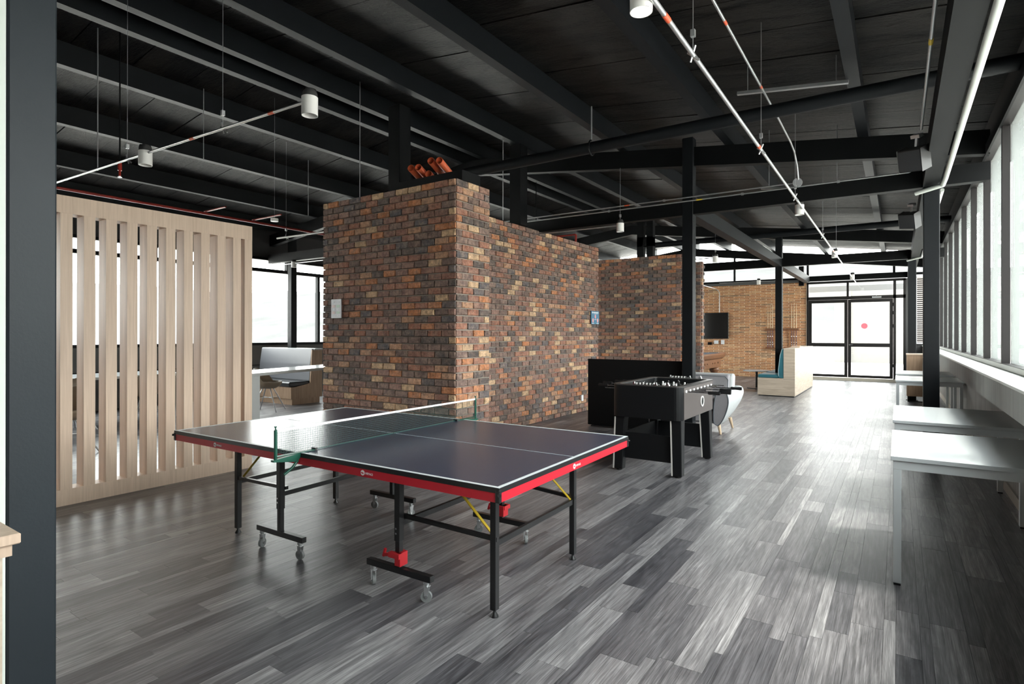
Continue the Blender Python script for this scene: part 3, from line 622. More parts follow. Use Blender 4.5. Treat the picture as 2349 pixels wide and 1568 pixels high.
for (x_, y_, z0, z1, lab) in ((-7.05, 2.55, 3.17, 4.5, 'thin threaded rod above the slat screen, beside the sprinkler'), (-7.5, 3.9, 3.72, 4.3, 'short hanging rod right of the lower left spotlight'), (-8.6, 6.3, 3.52, 4.2, 'short hanging rod left of the brick block'), (-5.82, 5.05, 3.13, 4.4, 'thin rod rising from the left top of the brick block'), (-4.87, 6.95, 3.13, 4.3, 'thin rod rising from the long brick wall')):
    z1 = zc(x_)+.01; o = MB().cyl((0, 0, 0), (0, 0, z1-z0), .006, n=6).build('hanging_rod', GALV, None); o.location = (x_, y_, z0); tag(o, lab, 'rod')
# left strip light and cable loop
pipe('conduit', [(-8.43, 5.58, 3.0), (-6.6, 5.66, 3.0)], .014, WHITEM, 'pale conduit end showing left of the top of the brick block', 'conduit', 8)
hanger(-8.2, 5.59, 3.0, zc(-8.2), 'cable holding the pale conduit left of the brick block')
pk = thing('puck_light', 'small round white puck light above the right end of the slat screen', 'lamp', (-7.1, 4.66, 3.0)); MB().cyl((0, 0, -.02), (0, 0, .02), .05, n=24).build('housing', WHITEM, pk); MB().cyl((0, 0, .02), (0, 0, zc(-7.1)-3.0), .002, n=5).build('cable', GALV, pk)
pipe('conduit', [(-12.3, 7.9, 3.03), (-7.0, 7.9, 3.03)], .011, GALV, 'conduit crossing in front of the left windows under the black tie beam', 'conduit', 8); lamp((-11.3, 7.9, 3.06), 'white spotlight in front of the left windows')

# orange pipes on the block
o = MB().box(-.76, .32, 0, .34, 0, .165, bev=.003).build('steel_box', STEEL2, None); o.location = (-4.4, 5.02, WT+.012); tag(o, 'black steel box on the brick block under the terracotta pipes', 'box')
for i, (x_, z_, lab) in enumerate(((-4.84, 3.425, 'leftmost of the terracotta pipes on the brick block'), (-4.72, 3.415, 'second terracotta pipe from the left on the brick block'), (-4.52, 3.46, 'highest terracotta pipe end on the brick block'), (-4.39, 3.44, 'rightmost of the terracotta pipes on the brick block'), (-4.61, 3.335, 'low terracotta pipe tucked between its neighbours on the brick block'))):
    o = MB().tube((0, 0, 0), (-.104, .316, -.065), .042, .003, 24).build('orange_pipe', ORANGE, None); o.location = (x_, 4.98 + (.06 if i == 4 else 0), z_); tag(o, lab, 'pipe', 'terracotta pipes on the brick block')

# ------------------------------------------------------------------ slat screen
XS = -5.754; D_ = .155
sc = thing('slat_screen', 'tall pale wooden slat screen divider standing left of the table tennis table', 'room divider', (XS, 2.3, 0))
Y0s, Y1s = .9, 3.513
def SB(*a): return MB().box(*a)
SB(-D_, 0, Y0s-2.3, Y1s-2.3, 0, .135).build('bottom_rail', SLAT, sc); SB(-D_, 0, Y0s-2.3, Y1s-2.3, 2.44, 2.587).build('top_rail', SLAT, sc)
SB(-D_, -.001, Y1s-.085-2.3, Y1s-2.3, .135, 2.44).build('stile', SLAT, sc); SB(-D_, -.001, Y0s-2.3, Y0s+.085-2.3, .135, 2.44).build('stile', SLAT, sc)
s0 = MB().box(-D_+.003, -.002, 0, .085, .135, 2.44).build('slat', SLAT, sc)
y = 1.982-.165*6; k = 0
while y < Y1s-.12:
    o = s0 if k == 0 else s0.copy()
    if k: COL.objects.link(o); o.parent = sc
    o.location = (0, y-2.3, 0); k += 1; y += .165

# ------------------------------------------------------------------ foreground left: plaster wall and counter
struct(MB().box(-2.80, -2.495, -1.6, .636, 0, 4.2).build('wall_near_left', PLASTER))
ct = thing('counter', 'pale wooden counter corner at the lower left edge of the photo', 'counter', (-2.2, .2, 0))
MB().box(-.29, .25, -1.2, .33, .872, .90, bev=.003).build('top', SLAT, ct); MB().box(-.29, .215, -1.19, .30, 0, .84).build('body', PALEW, ct); MB().box(-.29, .235, -1.195, .315, .84, .872).build('rail', SLAT, ct)

# ------------------------------------------------------------------ table tennis table
BLUE = mat('dark_blue_playing_surface', (.040, .050, .082), .27, var=.04, spec=.55)
WLINE = mat('white_line_paint', (.72, .76, .76), .4); BLK = mat('black_powder_coat', (.012, .012, .013), .35); REDA = mat('red_apron_steel', (.55, .012, .028), .38, var=.03)
GRN = mat('dark_green_enamel', (.010, .075, .050), .35); YEL = mat('yellow_strut_paint', (.62, .43, .03), .4); RUB = mat('grey_rubber', (.22, .23, .23), .5); REDP = mat('red_plastic', (.6, .02, .03), .4)
tt = thing('table_tennis_table', 'dark blue table tennis table with white lines, red apron and black wheeled frame', 'table tennis table', (-2.833, 2.769, 0), .022)
L2, W2, T = 1.37, .7625, .76
for s in (-1, 1):
    a, b = (.004, L2) if s > 0 else (-L2, -.004)
    top = MB().box(a, b, -W2, W2, T-.019, T).build('table_half', BLUE, tt)
    ln = MB()
    ln.box(a, b, -W2, -W2+.02, T, T+.0008).box(a, b, W2-.02, W2, T, T+.0008).box(a, b, -.0015, .0015, T, T+.0008)
    e0, e1 = (b-.02, b) if s > 0 else (a, a+.02); ln.box(e0, e1, -W2+.02, W2-.02, T, T+.0008); ln.build('line', WLINE, top)
    # edge: thin black, then red apron
    ap = MB()
    ap.box(a, b, -W2-.001, -W2+.012, T-.024, T-.0012).box(a, b, W2-.012, W2+.001, T-.024, T-.0012)
    xe = b if s > 0 else a; ap.box(min(xe, xe+s*.001), max(xe, xe+s*.001), -W2, W2, T-.024, T-.0012); ap.build('edge_strip', BLK, top)
    rd = MB(); za, zb = T-.066, T-.0245
    rd.box(a+.0, b, -W2+.001, -W2+.018, za, zb).box(a, b, W2-.018, W2-.001, za, zb)
    rd.box(min(xe, xe-s*.018), max(xe, xe-s*.018), -W2+.018, W2-.018, za, zb); rd.build('apron', REDA, tt)
    for sy in (-1, 1):
        MB().box(min(xe-s*.02, xe+s*.003), max(xe-s*.02, xe+s*.003), min(sy*(W2-.02), sy*(W2+.003)), max(sy*(W2-.02), sy*(W2+.003)), T-.068, T-.010, bev=.003).cyl((xe+s*.001, sy*(W2+.001), T-.03), (xe+s*.009, sy*(W2+.006), T-.03), .008).build('corner_guard', BLK, tt)
    for sy in (-1, 1):
        # end leg
        lx, ly = s*1.125, sy*.44
        MB().box(lx-.0175, lx+.0175, ly-.0175, ly+.0175, .035, T-.03, bev=.002).build('leg', BLK, tt)
        MB().lathe([(.022, 0), (.020, .008), (.010, .022), (.007, .04)], (lx, ly, 0), 16).build('foot', BLK, tt)
        # T frame
        px, py = s*.53, sy*.51
        cr = thing_ = MB().box(px-.016, px+.016, py-.016, py+.016, .14, T-.03, bev=.002).box(px-.0195, px+.0195, py-.0195, py+.0195, .29, T-.03, bev=.002).build('trolley_post', BLK, tt)
        for zz in (.335, .362): MB().cyl((px, py-.026, zz), (px, py+.026, zz), .006).build('bolt', CHROME, cr)
        MB().box(px-.24, px+.24, py-.0175, py+.0175, .112, .147, bev=.002).build('trolley_foot', BLK, tt)
        for sx_ in (-1, 1):
            cx_ = px+sx_*.20; an = {(-1, -1): (.15, 1.9), (1, -1): (.5, 2.6), (-1, 1): (1.2, .2), (1, 1): (2.3, .6)}[(s, sy)][0 if sx_ > 0 else 1]; dx_, dy_ = math.cos(an)*.018, math.sin(an)*.018
            cs = MB().box(cx_-.013, cx_+.017, py-.014, py+.014, .084, .089).cyl((cx_, py, .098), (cx_, py, .112), .017).cyl((cx_, py, .086), (cx_, py, .098), .013).prism([(-.010, .035), (.010, .035), (.018, .088), (-.012, .088)], -.013, -.010).prism([(-.010, .035), (.010, .035), (.018, .088), (-.012, .088)], .010, .013)
            for i in range(len(cs.v)-32, len(cs.v)):
                v = cs.v[i]; c_, s_ = math.cos(an), math.sin(an); cs.v[i] = (cx_+v[0]*c_-v[1]*s_, py+v[0]*s_+v[1]*c_, v[2])
            cst = cs.build('caster', GALV, tt)
            p_ = Vector((cx_, py, .030)); ax = Vector((-math.sin(an), math.cos(an), 0)); MB().cyl(p_-ax*.009, p_+ax*.009, .030, n=20).build('wheel', RUB, cst)
            MB().cyl(p_-ax*.0135, p_+ax*.0135, .009, n=12).build('axle', CHROME, cst)
        # bar from T post to end leg
        MB().bar((px-s*.03, py*.95, .425), (lx+s*.02, ly, .395), .02, .022).build('side_bar', BLK, tt)
        # yellow strut
        MB().bar((lx-s*.005, ly-sy*.024, .385), (lx-s*.36, ly-sy*.024, .695), .005, .017, (0, 1, 0)).build('strut', YEL, tt)
        if s > 0:
            k = MB().box(px-.04, px+.04, py-.045 if sy < 0 else py-.02, py-.018 if sy < 0 else py+.05, .205, .232).box(px-.005, px+.035, py-.03, py+.03, .16, .232).bar((px-.02, py-.02, .215), (px-.10, py-.02, .20), .012, .018).bar((px-.10, py-.02, .19), (px-.085, py-.02, .235), .012, .012)
            k.build('storage_lock', REDP, tt)
    MB().bar((s*1.125, -.42, .37), (s*1.125, .42, .37), .02, .03).build('cross_bar', BLK, tt)
    MB().bar((s*.53, -.49, .385), (s*.53, .49, .385), .02, .03).build('cross_bar', BLK, tt)
MB().box(-.50, .50, -.012, .012, T-.05, T-.025).box(-.02, .02, -.45, .45, T-.05, T-.02).build('centre_beam', BLK, tt)
WHT = mat('white_print_on_red', (.85, .83, .82), .5)
MX = Matrix.Rotation(PI/2, 4, 'X')
for sx_, loc in ((.545, -1), (-.83, -1)):
    pos = Vector((sx_, -W2-.0005, T-.045)); MB().cyl(pos+Vector((-.03, .001, 0)), pos+Vector((-.03, -.0008, 0)), .014, n=24).build('emblem', WHT, tt)
    MB().bar(pos+Vector((-.040, -.0012, .001)), pos+Vector((-.022, -.0012, -.002)), .0006, .006).build('emblem_mark', REDA, tt)
    text('lettering', 'MIYAGI', .017, WHT, tt, Matrix.Translation(pos+Vector((.018, -.0006, -.001))) @ MX)
MZ = Matrix.Rotation(PI/2, 4, 'Z') @ MX
pos = Vector((L2+.0005, .0, T-.045)); MB().cyl(pos+Vector((-.001, -.03, 0)), pos+Vector((.0008, -.03, 0)), .014, n=24).build('emblem', WHT, tt); text('lettering', 'MIYAGI', .017, WHT, tt, Matrix.Translation(pos+Vector((.0006, .018, -.001))) @ MZ)
MB().bar(pos+Vector((.0012, -.04, .001)), pos+Vector((.0012, -.022, -.002)), .0006, .006).build('emblem_mark', REDA, tt)
# net
nt_ = thing('table_tennis_net', 'green table tennis net with white top tape clamped across the blue table', 'net', (-2.833, 2.769, T), .022)
NE = W2+.1525
nm = MB(); N = 150
for i in range(N+1):
    yy = -NE+.012+i*(2*NE-.024)/N; nm.box(-.0004, .0004, yy-.0005, yy+.0005, .008, .142)
for j in range(12): zz = .008+j*.0122; nm.box(-.0005, .0003, -NE+.01, NE-.01, zz-.0005, zz+.0005)
stuff(nm.build('mesh', mat('green_net_cord', (.015, .06, .055), .7), nt_))
MB().box(-.0035, .0035, -NE+.006, NE-.006, .140, .1525).build('top_tape', mat('white_net_tape', (.82, .84, .88), .6), nt_)
MB().cyl((0, -NE, .004), (0, NE, .004), .002, n=6).build('bottom_cord', GRN, nt_)
for s in (-1, 1):
    y_ = s*NE
    MB().cyl((0, y_, -.02), (0, y_, .15), .009, n=14).cyl((0, y_, .15), (0, y_, .165), .004).cyl((0, y_, .165), (0, y_, .171), .008).build('net_post', GRN, nt_)
    MB().box(-.016, .016, min(y_, s*(W2-.10)), max(y_, s*(W2-.10)), .0015, .0055).prism([(s*(W2-.02), .001), (s*(NE+.02), -.012), (s*(NE+.02), -.022), (s*(W2+.02), -.045)], -.012, .012, axis='x').build('clamp_arm', GRN, nt_)
    MB().path([(0, s*(W2+.01), -.04), (0, s*(W2+.045), -.075), (0, s*(W2+.10), -.105)], .008, 8).build('clamp_handle', GRN, nt_)
    MB().box(-.018, .018, min(s*(W2-.11), s*(W2-.095)), max(s*(W2-.11), s*(W2-.095)), .001, .014).build('clamp_pad', BLK, nt_)

# ------------------------------------------------------------------ foosball table
FB = mat('black_wood_laminate', (.006, .0065, .0075), .4, var=.05, spec=.3); FG = mat('gunmetal_side_panel', (.085, .072, .068), .45, var=.06, scale=30)
fx, fy = -2.14, 6.2
fb = thing('foosball_table', 'black foosball table with rods and splayed legs in front of the black partition', 'game table', (fx, fy, 0))
hx, hy, z0, z1, rc = .37, .60, .575, .905, .075
def rrect(hx, hy, r, n=5):
    return [(sx_*(hx-r)+r*math.cos(a0+i*PI/2/n), sy*(hy-r)+r*math.sin(a0+i*PI/2/n)) for sx_, sy, a0 in ((1, 1, 0), (-1, 1, PI/2), (-1, -1, PI), (1, -1, 3*PI/2)) for i in range(n+1)]
def ring(m, o_, i_, z0, z1):
    n = len(o_); vs = [(x, y, z0) for x, y in o_]+[(x, y, z1) for x, y in o_]+[(x, y, z0) for x, y in i_]+[(x, y, z1) for x, y in i_]
    fs = []
    for k in range(n):
        q = (k+1) % n; fs += [(k, q, n+q, n+k), (2*n+q, 2*n+k, 3*n+k, 3*n+q), (n+k, n+q, 3*n+q, 3*n+k), (q, k, 2*n+k, 2*n+q)]
    m.add(vs, fs)
mr = MB(); ring(mr, rrect(hx, hy, rc), rrect(hx-.05, hy-.05, .04), z0, z1); body = mr.build('cabinet', FB, fb)
mr = MB(); ring(mr, rrect(hx+.003, hy+.003, rc), rrect(hx-.055, hy-.055, .04), z1, z1+.012); mr.build('top_rim', mat('rim_black', (.05, .048, .047), .3), fb)
for a_ in (hx, -hx-.0035): MB().box(a_, a_+.0035, -hy+rc, hy-rc, z0+.004, z1-.004).build('side_panel', FG, fb)
MB().box(-hx+.045, hx-.045, -hy+.045, hy-.045, .78, .79).box(-hx+.04, hx-.04, -hy+.04, hy-.04, z0+.01, z0+.03).build('playfield', mat('dark_playfield', (.02, .03, .03), .3), fb)
MB().tube((hx+.003, .10, .71), (hx+.012, .10, .71), .058, .014, 28).build('ball_return', WHITEM, fb)
MB().cyl((hx+.003, .10, .71), (hx+.006, .10, .71), .046, n=24).build('ball_return_cup', mat('black_hole', (.003, .003, .003), .9), fb)
for s in (-1, 1):
    for q in (-1, 1):
        lg = MB(); b0, b1 = (s*.30, q*.50), (s*.315, q*.53)
        base = [(b1[0]-.05, b1[1]-.045), (b1[0]+.05, b1[1]-.045), (b1[0]+.05, b1[1]+.045), (b1[0]-.05, b1[1]+.045)]; topp = [(b0[0]-.055, b0[1]-.06), (b0[0]+.055, b0[1]-.06), (b0[0]+.055, b0[1]+.06), (b0[0]-.055, b0[1]+.06)]
        lg.add([(x, y, .015) for x, y in base]+[(x, y, z0) for x, y in topp], [(0, 1, 2, 3), (4, 5, 6, 7), (0, 1, 5, 4), (1, 2, 6, 5), (2, 3, 7, 6), (3, 0, 4, 7)])
        lo = lg.build('leg', FB, fb, bevel=.008)
        MB().cyl((b1[0], b1[1], 0), (b1[0], b1[1], .016), .03).build('leg_foot', BLK, lo)
        MB().bar((b1[0]-.046, b1[1]-.048, .02), (b0[0]-.050, b0[1]-.063, z0-.01), .004, .014, (1, 0, 0)).build('leg_trim', mat('satin_trim', (.62, .60, .57), .35), lo)
for q in (-1, 1): MB().box(-.28, .28, q*.50-.01, q*.50+.01, .13, .40).build('end_board', FB, fb)
MB().box(-.30, -.28, -.46, .46, .13, .40).build('side_board', FB, fb)
rods = [-.46+i*.131 for i in range(8)]
men = [1, 2, 3, 5, 5, 3, 2, 1]; blk_h = mat('black_rubber_grip', (.012, .012, .013), .3)
WF = mat('white_player', (.8, .8, .8), .35); BF = mat('black_player', (.03, .03, .03), .35)
for i, (ry, nmn) in enumerate(zip(rods, men)):
    sgn = 1 if i in (0, 1, 3, 5) else -1; sh = (.10, .22, -.05, .12, -.16, .20, -.10, -.02)[i]; z = .858
    rd = MB().cyl((-hx-.20+sh*.6, ry, z), (hx+.16+sh*.6, ry, z), .0065, n=10).build('rod', CHROME, fb)
    e = hx+.16+sh*.6 if sgn > 0 else -hx-.20+sh*.6
    MB().lathe([(.012, 0), (.017, .01), (.014, .05), (.018, .10), (.015, .115)], (e if sgn > 0 else e-.115, ry, z), 12, 'x').build('handle', blk_h, rd)
    for s in (-1, 1): MB().lathe([(.016, 0), (.014, .008), (.009, .012)], (s*(hx+.003) if s > 0 else -hx-.015, ry, z), 14, 'x').build('bearing', mat('white_bushing', (.8, .8, .8), .35), rd)
    for k in range(nmn):
        px = (k-(nmn-1)/2)*.125 if nmn > 1 else 0; px += sh*.15
        fm = MB().box(px-.011, px+.011, ry-.008, ry+.008, z-.04, z+.018, bev=.003).box(px-.009, px+.009, ry-.005, ry+.012, z-.062, z-.04, bev=.002)
        fm.lathe([(.004, 0), (.010, .006), (.011, .014), (.007, .022)], (px, ry, z+.018), 10); fm.build('player', WF if i in (0, 1, 3, 5) else BF, rd)
for q in (-1, 1):
    sm = MB().box(-.13, .10, q*(hy-.03)-.004, q*(hy-.03)+.004, z1+.014, z1+.022)
    sm.build('score_rod', CHROME, fb)
    for k in range(10): MB().box(-.11+k*.018, -.099+k*.018, q*(hy-.03)-.010, q*(hy-.03)+.010, z1+.012, z1+.032, bev=.002).build('score_bead', BF if k % 2 else WF, fb)
    for xx in (-.135, .10): MB().prism([(xx-.012, z1+.012), (xx+.012, z1+.012), (xx+.006, z1+.04), (xx-.004, z1+.042)], q*(hy-.03)-.012, q*(hy-.03)+.012).build('score_bracket', CHROME, fb)
    MB().prism([(.20, z1+.012), (.24, z1+.012), (.226, z1+.045), (.214, z1+.045)], q*(hy-.03)-.014, q*(hy-.03)+.014).build('ball_ramp', CHROME, fb)

# ------------------------------------------------------------------ black partition, armchair
o = MB().box(-.85, .72, -.02, .02, .02, 1.05, bev=.003).build('partition', mat('matt_black_board', (.004, .0045, .005), .6, spec=.2), None); o.location = (-3.20, 8.14, 0); o.name = 'black_partition'
tag(o, 'low matt black partition board standing between foosball table and brick walls', 'partition')
MB().box(-.78, .78, -.06, .06, 0, .02).build('foot', BLK, o)
GF = mat('grey_upholstery', (.27, .26, .275), .9, var=.08, scale=60, bump=.25, bscale=500); GF2 = mat('pale_grey_upholstery', (.50, .52, .52), .85, var=.05, scale=60, bump=.2, bscale=500)
PIPING = mat('dark_piping', (.10, .12, .14), .7); LEGW = wood_mat('beech_leg', (.55, .40, .26), (.68, .52, .36), (30, 30, 3))
ac = thing('armchair', 'grey armchair with pale outer shell, dark piping and beech legs behind the foosball table', 'armchair', (-2.44, 8.83, 0))
MB().box(-.30, .30, -.40, .34, .15, .36, bev=.03).build('seat_base', GF, ac, subsurf=0)
MB().box(-.29, .29, -.42, .20, .36, .50, bev=.045).build('seat_cushion', GF, ac)
MB().prism([(.16, .40), (.34, .40), (.42, .80), (.38, .84), (.28, .82)], -.36, .36, axis='x').build('backrest', GF2, ac, bevel=.03)
MB().prism([(.08, .50), (.20, .50), (.32, .80), (.26, .83), (.19, .80)], -.31, .31, axis='x').build('back_cushion', GF, ac, bevel=.025)
for s in (-1, 1):
    # teardrop front panel, narrow at the bottom, widening to the round top
    prof = [(.05, .14), (.09, .145), (.15, .24), (.20, .38), (.215, .50), (.19, .60), (.14, .64), (.08, .62), (.04, .56), (.02, .44), (.01, .30), (.015, .18)]
    q_ = len(prof); sm_ = []
    for i in range(q_):
        p0, p1, p2, p3 = (Vector(prof[(i+k_) % q_]) for k_ in (-1, 0, 1, 2))
        for t_ in (0, .34, .67): sm_.append(.5*((2*p1)+(p2-p0)*t_+(2*p0-5*p1+4*p2-p3)*t_*t_+(3*p1-p0-3*p2+p3)*t_**3))
    pr_ = [(s*(.24+u), v) for u, v in sm_]
    MB().prism(pr_, -.44, -.405).build('arm_front', GF, ac)
    m = MB(); n = len(pr_); vs = []
    for (yy, up, wd) in ((-.405, 0, 0), (-.30, 0, .03), (-.20, .0, .055), (-.05, .005, .075), (.10, .03, .085), (.22, .07, .08), (.33, .13, .06), (.41, .19, .03), (.45, .25, -.01)):
        for u, v in pr_: vs.append((u+s*wd*(v-.15)/.5, yy, v+up*(.62-v)/.45+(.02 if up else 0)))
    fs = [(j*n+i, j*n+(i+1) % n, (j+1)*n+(i+1) % n, (j+1)*n+i) for j in range(8) for i in range(n)]; m.add(vs, fs, True); m.add(vs, [tuple(range(8*n, 9*n))]); m.build('arm', GF2, ac)
    ring_ = [(u, -.442, v) for u, v in pr_]; MB().path(ring_+[ring_[0]], .006, 6).build('piping', PIPING, ac)
    for yy in (-.38, .34): MB().cyl((s*.335, yy, 0), (s*.30, yy*.94, .16), .015, .027, 12).build('leg', LEGW, ac)
MB().path([(-.30, .17, .80), (.26, .17, .80), (.305, .17, .75), (.31, .11, .52)], .005, 6).build('piping', PIPING, ac)

# ------------------------------------------------------------------ booths
TEAL = mat('teal_leatherette', (.035, .16, .20), .42, var=.05); TPIP = mat('pale_piping', (.45, .55, .57), .5)
bo = thing('booth_bench', 'pale wooden booth bench with teal cushions in front of the glass doors', 'booth', (-1.95, 14.43, 0))
prof = [(-.80, 0.02), (-.002, 0.02), (-.002, 1.12), (-.24, 1.12), (-.24, .42), (-.80, .42)]
mbo = MB().box(-.24, -.002, 0, 3.32, .02, 1.12).box(-.80, -.24, 0, .785, .02, .42).box(-.80, -.24, .955, 3.32, .02, .42).box(-.80, -.562, .785, .955, .02, .42).box(-.388, -.24, .785, .955, .02, .42)
mbo.build('body', PALEW, bo); MB().box(-.78, -.02, .02, 3.3, 0, .02).build('plinth', BLK, bo)
for a_, b_ in ((.01, .785), (.955, 3.31)): MB().box(-.80, -.35, a_, b_, .42, .50, bev=.02).build('seat_cushion', TEAL, bo)
MB().prism([(-.24, .43), (-.34, .45), (-.35, .60), (-.31, .95), (-.27, 1.09), (-.24, 1.10)], .01, 3.31).build('back_cushion', TEAL, bo, bevel=.012)
MB().path([(-.345, .0, .47), (-.352, .0, .60), (-.315, .0, .95), (-.275, .0, 1.095), (-.24, 0, 1.11)], .006, 6).build('piping', TPIP, bo)
MB().box(-.243, .0, -.002, .001, .40, .405).build('joint', mat('dark_joint', (.1, .1, .1), .8), bo)
o = MB().box(-.2, .0, -.25, .25, 0, .03, bev=.004).build('box', SLAT, None); o.name = 'wooden_tray'; o.location = (-1.97, 15.6, 1.121); tag(o, 'pale wooden tray lying on top of the teal booth back', 'tray')
o = thing('round_table', 'low round pale table with dark foot beyond the teal booth seat', 'table', (-3.13, 16.3, 0)); MB().cyl((0, 0, .46), (0, 0, .48), .34, n=28).build('top', GREYT, o); MB().cyl((0, 0, .02), (0, 0, .46), .03).build('stem', BLK, o); MB().cyl((0, 0, 0), (0, 0, .02), .24, n=24).build('base', BLK, o)

LG = mat('grey_leatherette', (.21, .215, .235), .38, var=.04); DK = mat('charcoal_leatherette', (.02, .022, .026), .4)
b2 = thing('booth_bench', 'oak booth bench with grey backrest and dark seat below the left windows', 'booth', (-10.10, 7.0, 0))
MB().box(-1.85, -.02, .04, .70, 0, .12).build('plinth', OAKW, b2)
MB().prism([(0, .12), (.75, .12), (.75, 1.10), (.50, 1.10), (.46, .42), (0, .34)], -.03, 0, axis='x').build('end_panel', OAKW, b2)
MB().box(-1.85, -.03, .02, .75, .12, .36).box(-1.85, -.03, .58, .75, .36, 1.09).build('body', OAKW, b2)
MB().box(-1.85, -.04, -.01, .50, .36, .46, bev=.02).build('seat_cushion', DK, b2)
MB().prism([(.46, .46), (.58, .46), (.60, 1.10), (.53, 1.13), (.48, .80)], -1.85, -.04, axis='x').build('back_cushion', LG, b2, bevel=.015)
MB().box(-1.87, .0, .56, .76, 1.10, 1.13).build('cap', WHITET, b2)

# white desks on the left
def desk(loc, rz, lx, ly, h_, lab):
    t = thing('white_desk', lab, 'desk', loc, rz, None); MB().box(0, lx, 0, ly, h_-.04, h_, bev=.003).build('top', WHITET, t)
    for y_ in (0.0, ly-.14):
        for x_ in (0, lx-.05): MB().box(x_, x_+.05, y_, y_+.14, 0, h_-.04).build('leg', GREYT, t)
    MB().box(.05, lx-.05, .04, .06, h_-.09, h_-.04).build('rail', GREYT, t); return t
desk((-7.78, 4.24, 0), .267, .60, 2.7, .90, 'tall white desk standing between the slat screen and the brick block'); desk((-11.5, 3.5, 0), 0, 1.1, 1.6, .75, 'white desk half hidden behind the slat screen')
TAN = mat('taupe_plastic_shell', (.33, .26, .19), .5, var=.04)
def shell_chair(loc, rz, lab):
    t = thing('shell_chair', lab, 'chair', loc, rz, 'taupe shell chairs'); m = MB(); n = 14; rows = []
    for (r, z, cut) in ((.03, .42, 0), (.14, .425, 0), (.20, .46, 0), (.235, .56, 0), (.245, .66, 0), (.25, .80, 1)):
        for i in range(n):
            a = 2*PI*i/n; back = max(0, math.sin(a)); zz = z if z < .5 else .48+(z-.48)*(.25+.75*back**.6 if back > 0 else .22)
            rows.append((r*math.cos(a), r*math.sin(a), zz))
    k = 6; m.add(rows, [(j*n+i, j*n+(i+1) % n, (j+1)*n+(i+1) % n, (j+1)*n+i) for j in range(k-1) for i in range(n)], True); m.add(rows, [tuple(range(n))]); o = m.build('shell', TAN, t)
    md = o.modifiers.new('thick', 'SOLIDIFY'); md.thickness = .008
    for sx_ in (-1, 1):
        for sy in (-1, 1): MB().cyl((sx_*.24, sy*.24, 0), (sx_*.07, sy*.07, .42), .009, .011, 8).build('leg', GALV, t)
    MB().bar((-.13, -.13, .25), (.13, .13, .25), .008, .008).bar((-.13, .13, .25), (.13, -.13, .25), .008, .008).build('brace', GALV, t); return t
c0 = shell_chair((-9.75, 6.27, 0), 2.2, 'taupe shell chair seen under the tall white desk by the brick block')
copy_tree(c0, (-9.0, 4.95, 0), 1.3, 'taupe shell chair behind the right part of the slat screen')
copy_tree(c0, (-10.1, 3.3, 0), -1.3, 'taupe shell chair behind the left part of the slat screen'); copy_tree(c0, (-8.1, 2.6, 0), .6, 'taupe shell chair just behind the leftmost visible slats')
copy_tree(c0, (-10.1, 4.3, 0), -1.6, 'taupe shell chair beside the hidden white desk')

# ------------------------------------------------------------------ white tables on the right
def wtable(y0, y1, lab):
    t = thing('white_table', lab, 'table', (0, y0, 0), 0, 'white rectangular tables by the windows'); x0, x1, L = -.035, .80, y1-y0
    MB().box(x0, x1, 0, L, .715, .74, bev=.002).build('top', WHITET, t)
    MB().box(x0+.012, x1-.012, .012, .034, .665, .715).box(x0+.012, x1-.012, L-.034, L-.012, .665, .715).box(x0+.012, x0+.034, .034, L-.034, .665, .715).box(x1-.034, x1-.012, .034, L-.034, .665, .715).build('frame', GREYT, t)
    for a in (x0+.012, x1-.052):
        for b in (.012, L-.052):
            lo = MB().box(a, a+.04, b, b+.04, .012, .665, bev=.003).build('leg', GREYT, t); MB().box(a+.003, a+.037, b+.003, b+.037, 0, .012).build('foot_cap', BLK, lo)
wtable(3.93, 5.02, 'white table nearest the camera on the right, beside the windows'); wtable(5.60, 6.80, 'second white table from the camera, beside the windows')
wtable(10.55, 11.75, 'third white table, just past the right post'); wtable(12.3, 13.5, 'fourth and farthest white table, in front of the wooden cabinet')

cb = thing('cabinet', 'oak cabinet on a black plinth behind the white tables near the glass doors', 'cabinet', (.36, 15.02, 0))
MB().box(-.205, .22, -.12, .17, .12, 1.0).build('body', OAKW, cb); MB().box(-.215, .23, -.13, .18, 1.0, 1.03).build('top', SLAT, cb)
MB().box(-.19, -.17, -.10, .15, 0, .12).box(.18, .20, -.10, .15, 0, .12).box(-.19, .20, -.11, -.09, 0, .02).build('base_frame', BLK, cb)

# ------------------------------------------------------------------ on the back wall
tv = thing('television', 'black flat television on the thin brick back wall', 'television', (-5.42, 20.6, 1.29)); MB().box(-.60, .54, .0, .05, 0, .91, bev=.004).build('frame', BLK, tv); MB().box(-.585, .525, -.002, .0, .02, .895).build('screen', mat('black_screen', (.006, .006, .007), .12), tv); MB().box(-.2, .2, .05, .09, .3, .6).build('mount', STEEL2, tv)
def wbox(x_, z_, wd, h_, m, lab, cat='socket'):
    o = MB().box(-wd/2, wd/2, -.03, .02, -h_/2, h_/2, bev=.004).build('wall_socket', m, None); o.location = (x_, 20.67, z_); tag(o, lab, cat)
SOC = mat('white_socket_plastic', (.8, .82, .84), .4)
wbox(-5.52, 1.12, .13, .09, STEEL2, 'small black socket box below the television'); wbox(-5.30, 1.17, .14, .12, SOC, 'white double socket below the television'); wbox(-5.08, 1.17, .11, .15, SOC, 'white junction box below the television corner')
pipe('conduit', [(-5.55, 19.2, 3.12), (-5.25, 20.5, 3.02), (-5.19, 20.66, 2.9), (-5.19, 20.66, 2.2)], .012, GALV, 'conduit bending down the back wall to the television', 'conduit', 8)
cr = thing('cue_rack', 'dark wooden pool cue rack on the thin brick back wall', 'rack', (-3.18, 20.66, .95)); RK = MAHOG
MB().box(-.50, .50, -.04, 0, .62, .70).box(-.50, .50, -.06, 0, 0, .05).build('rail', RK, cr); 
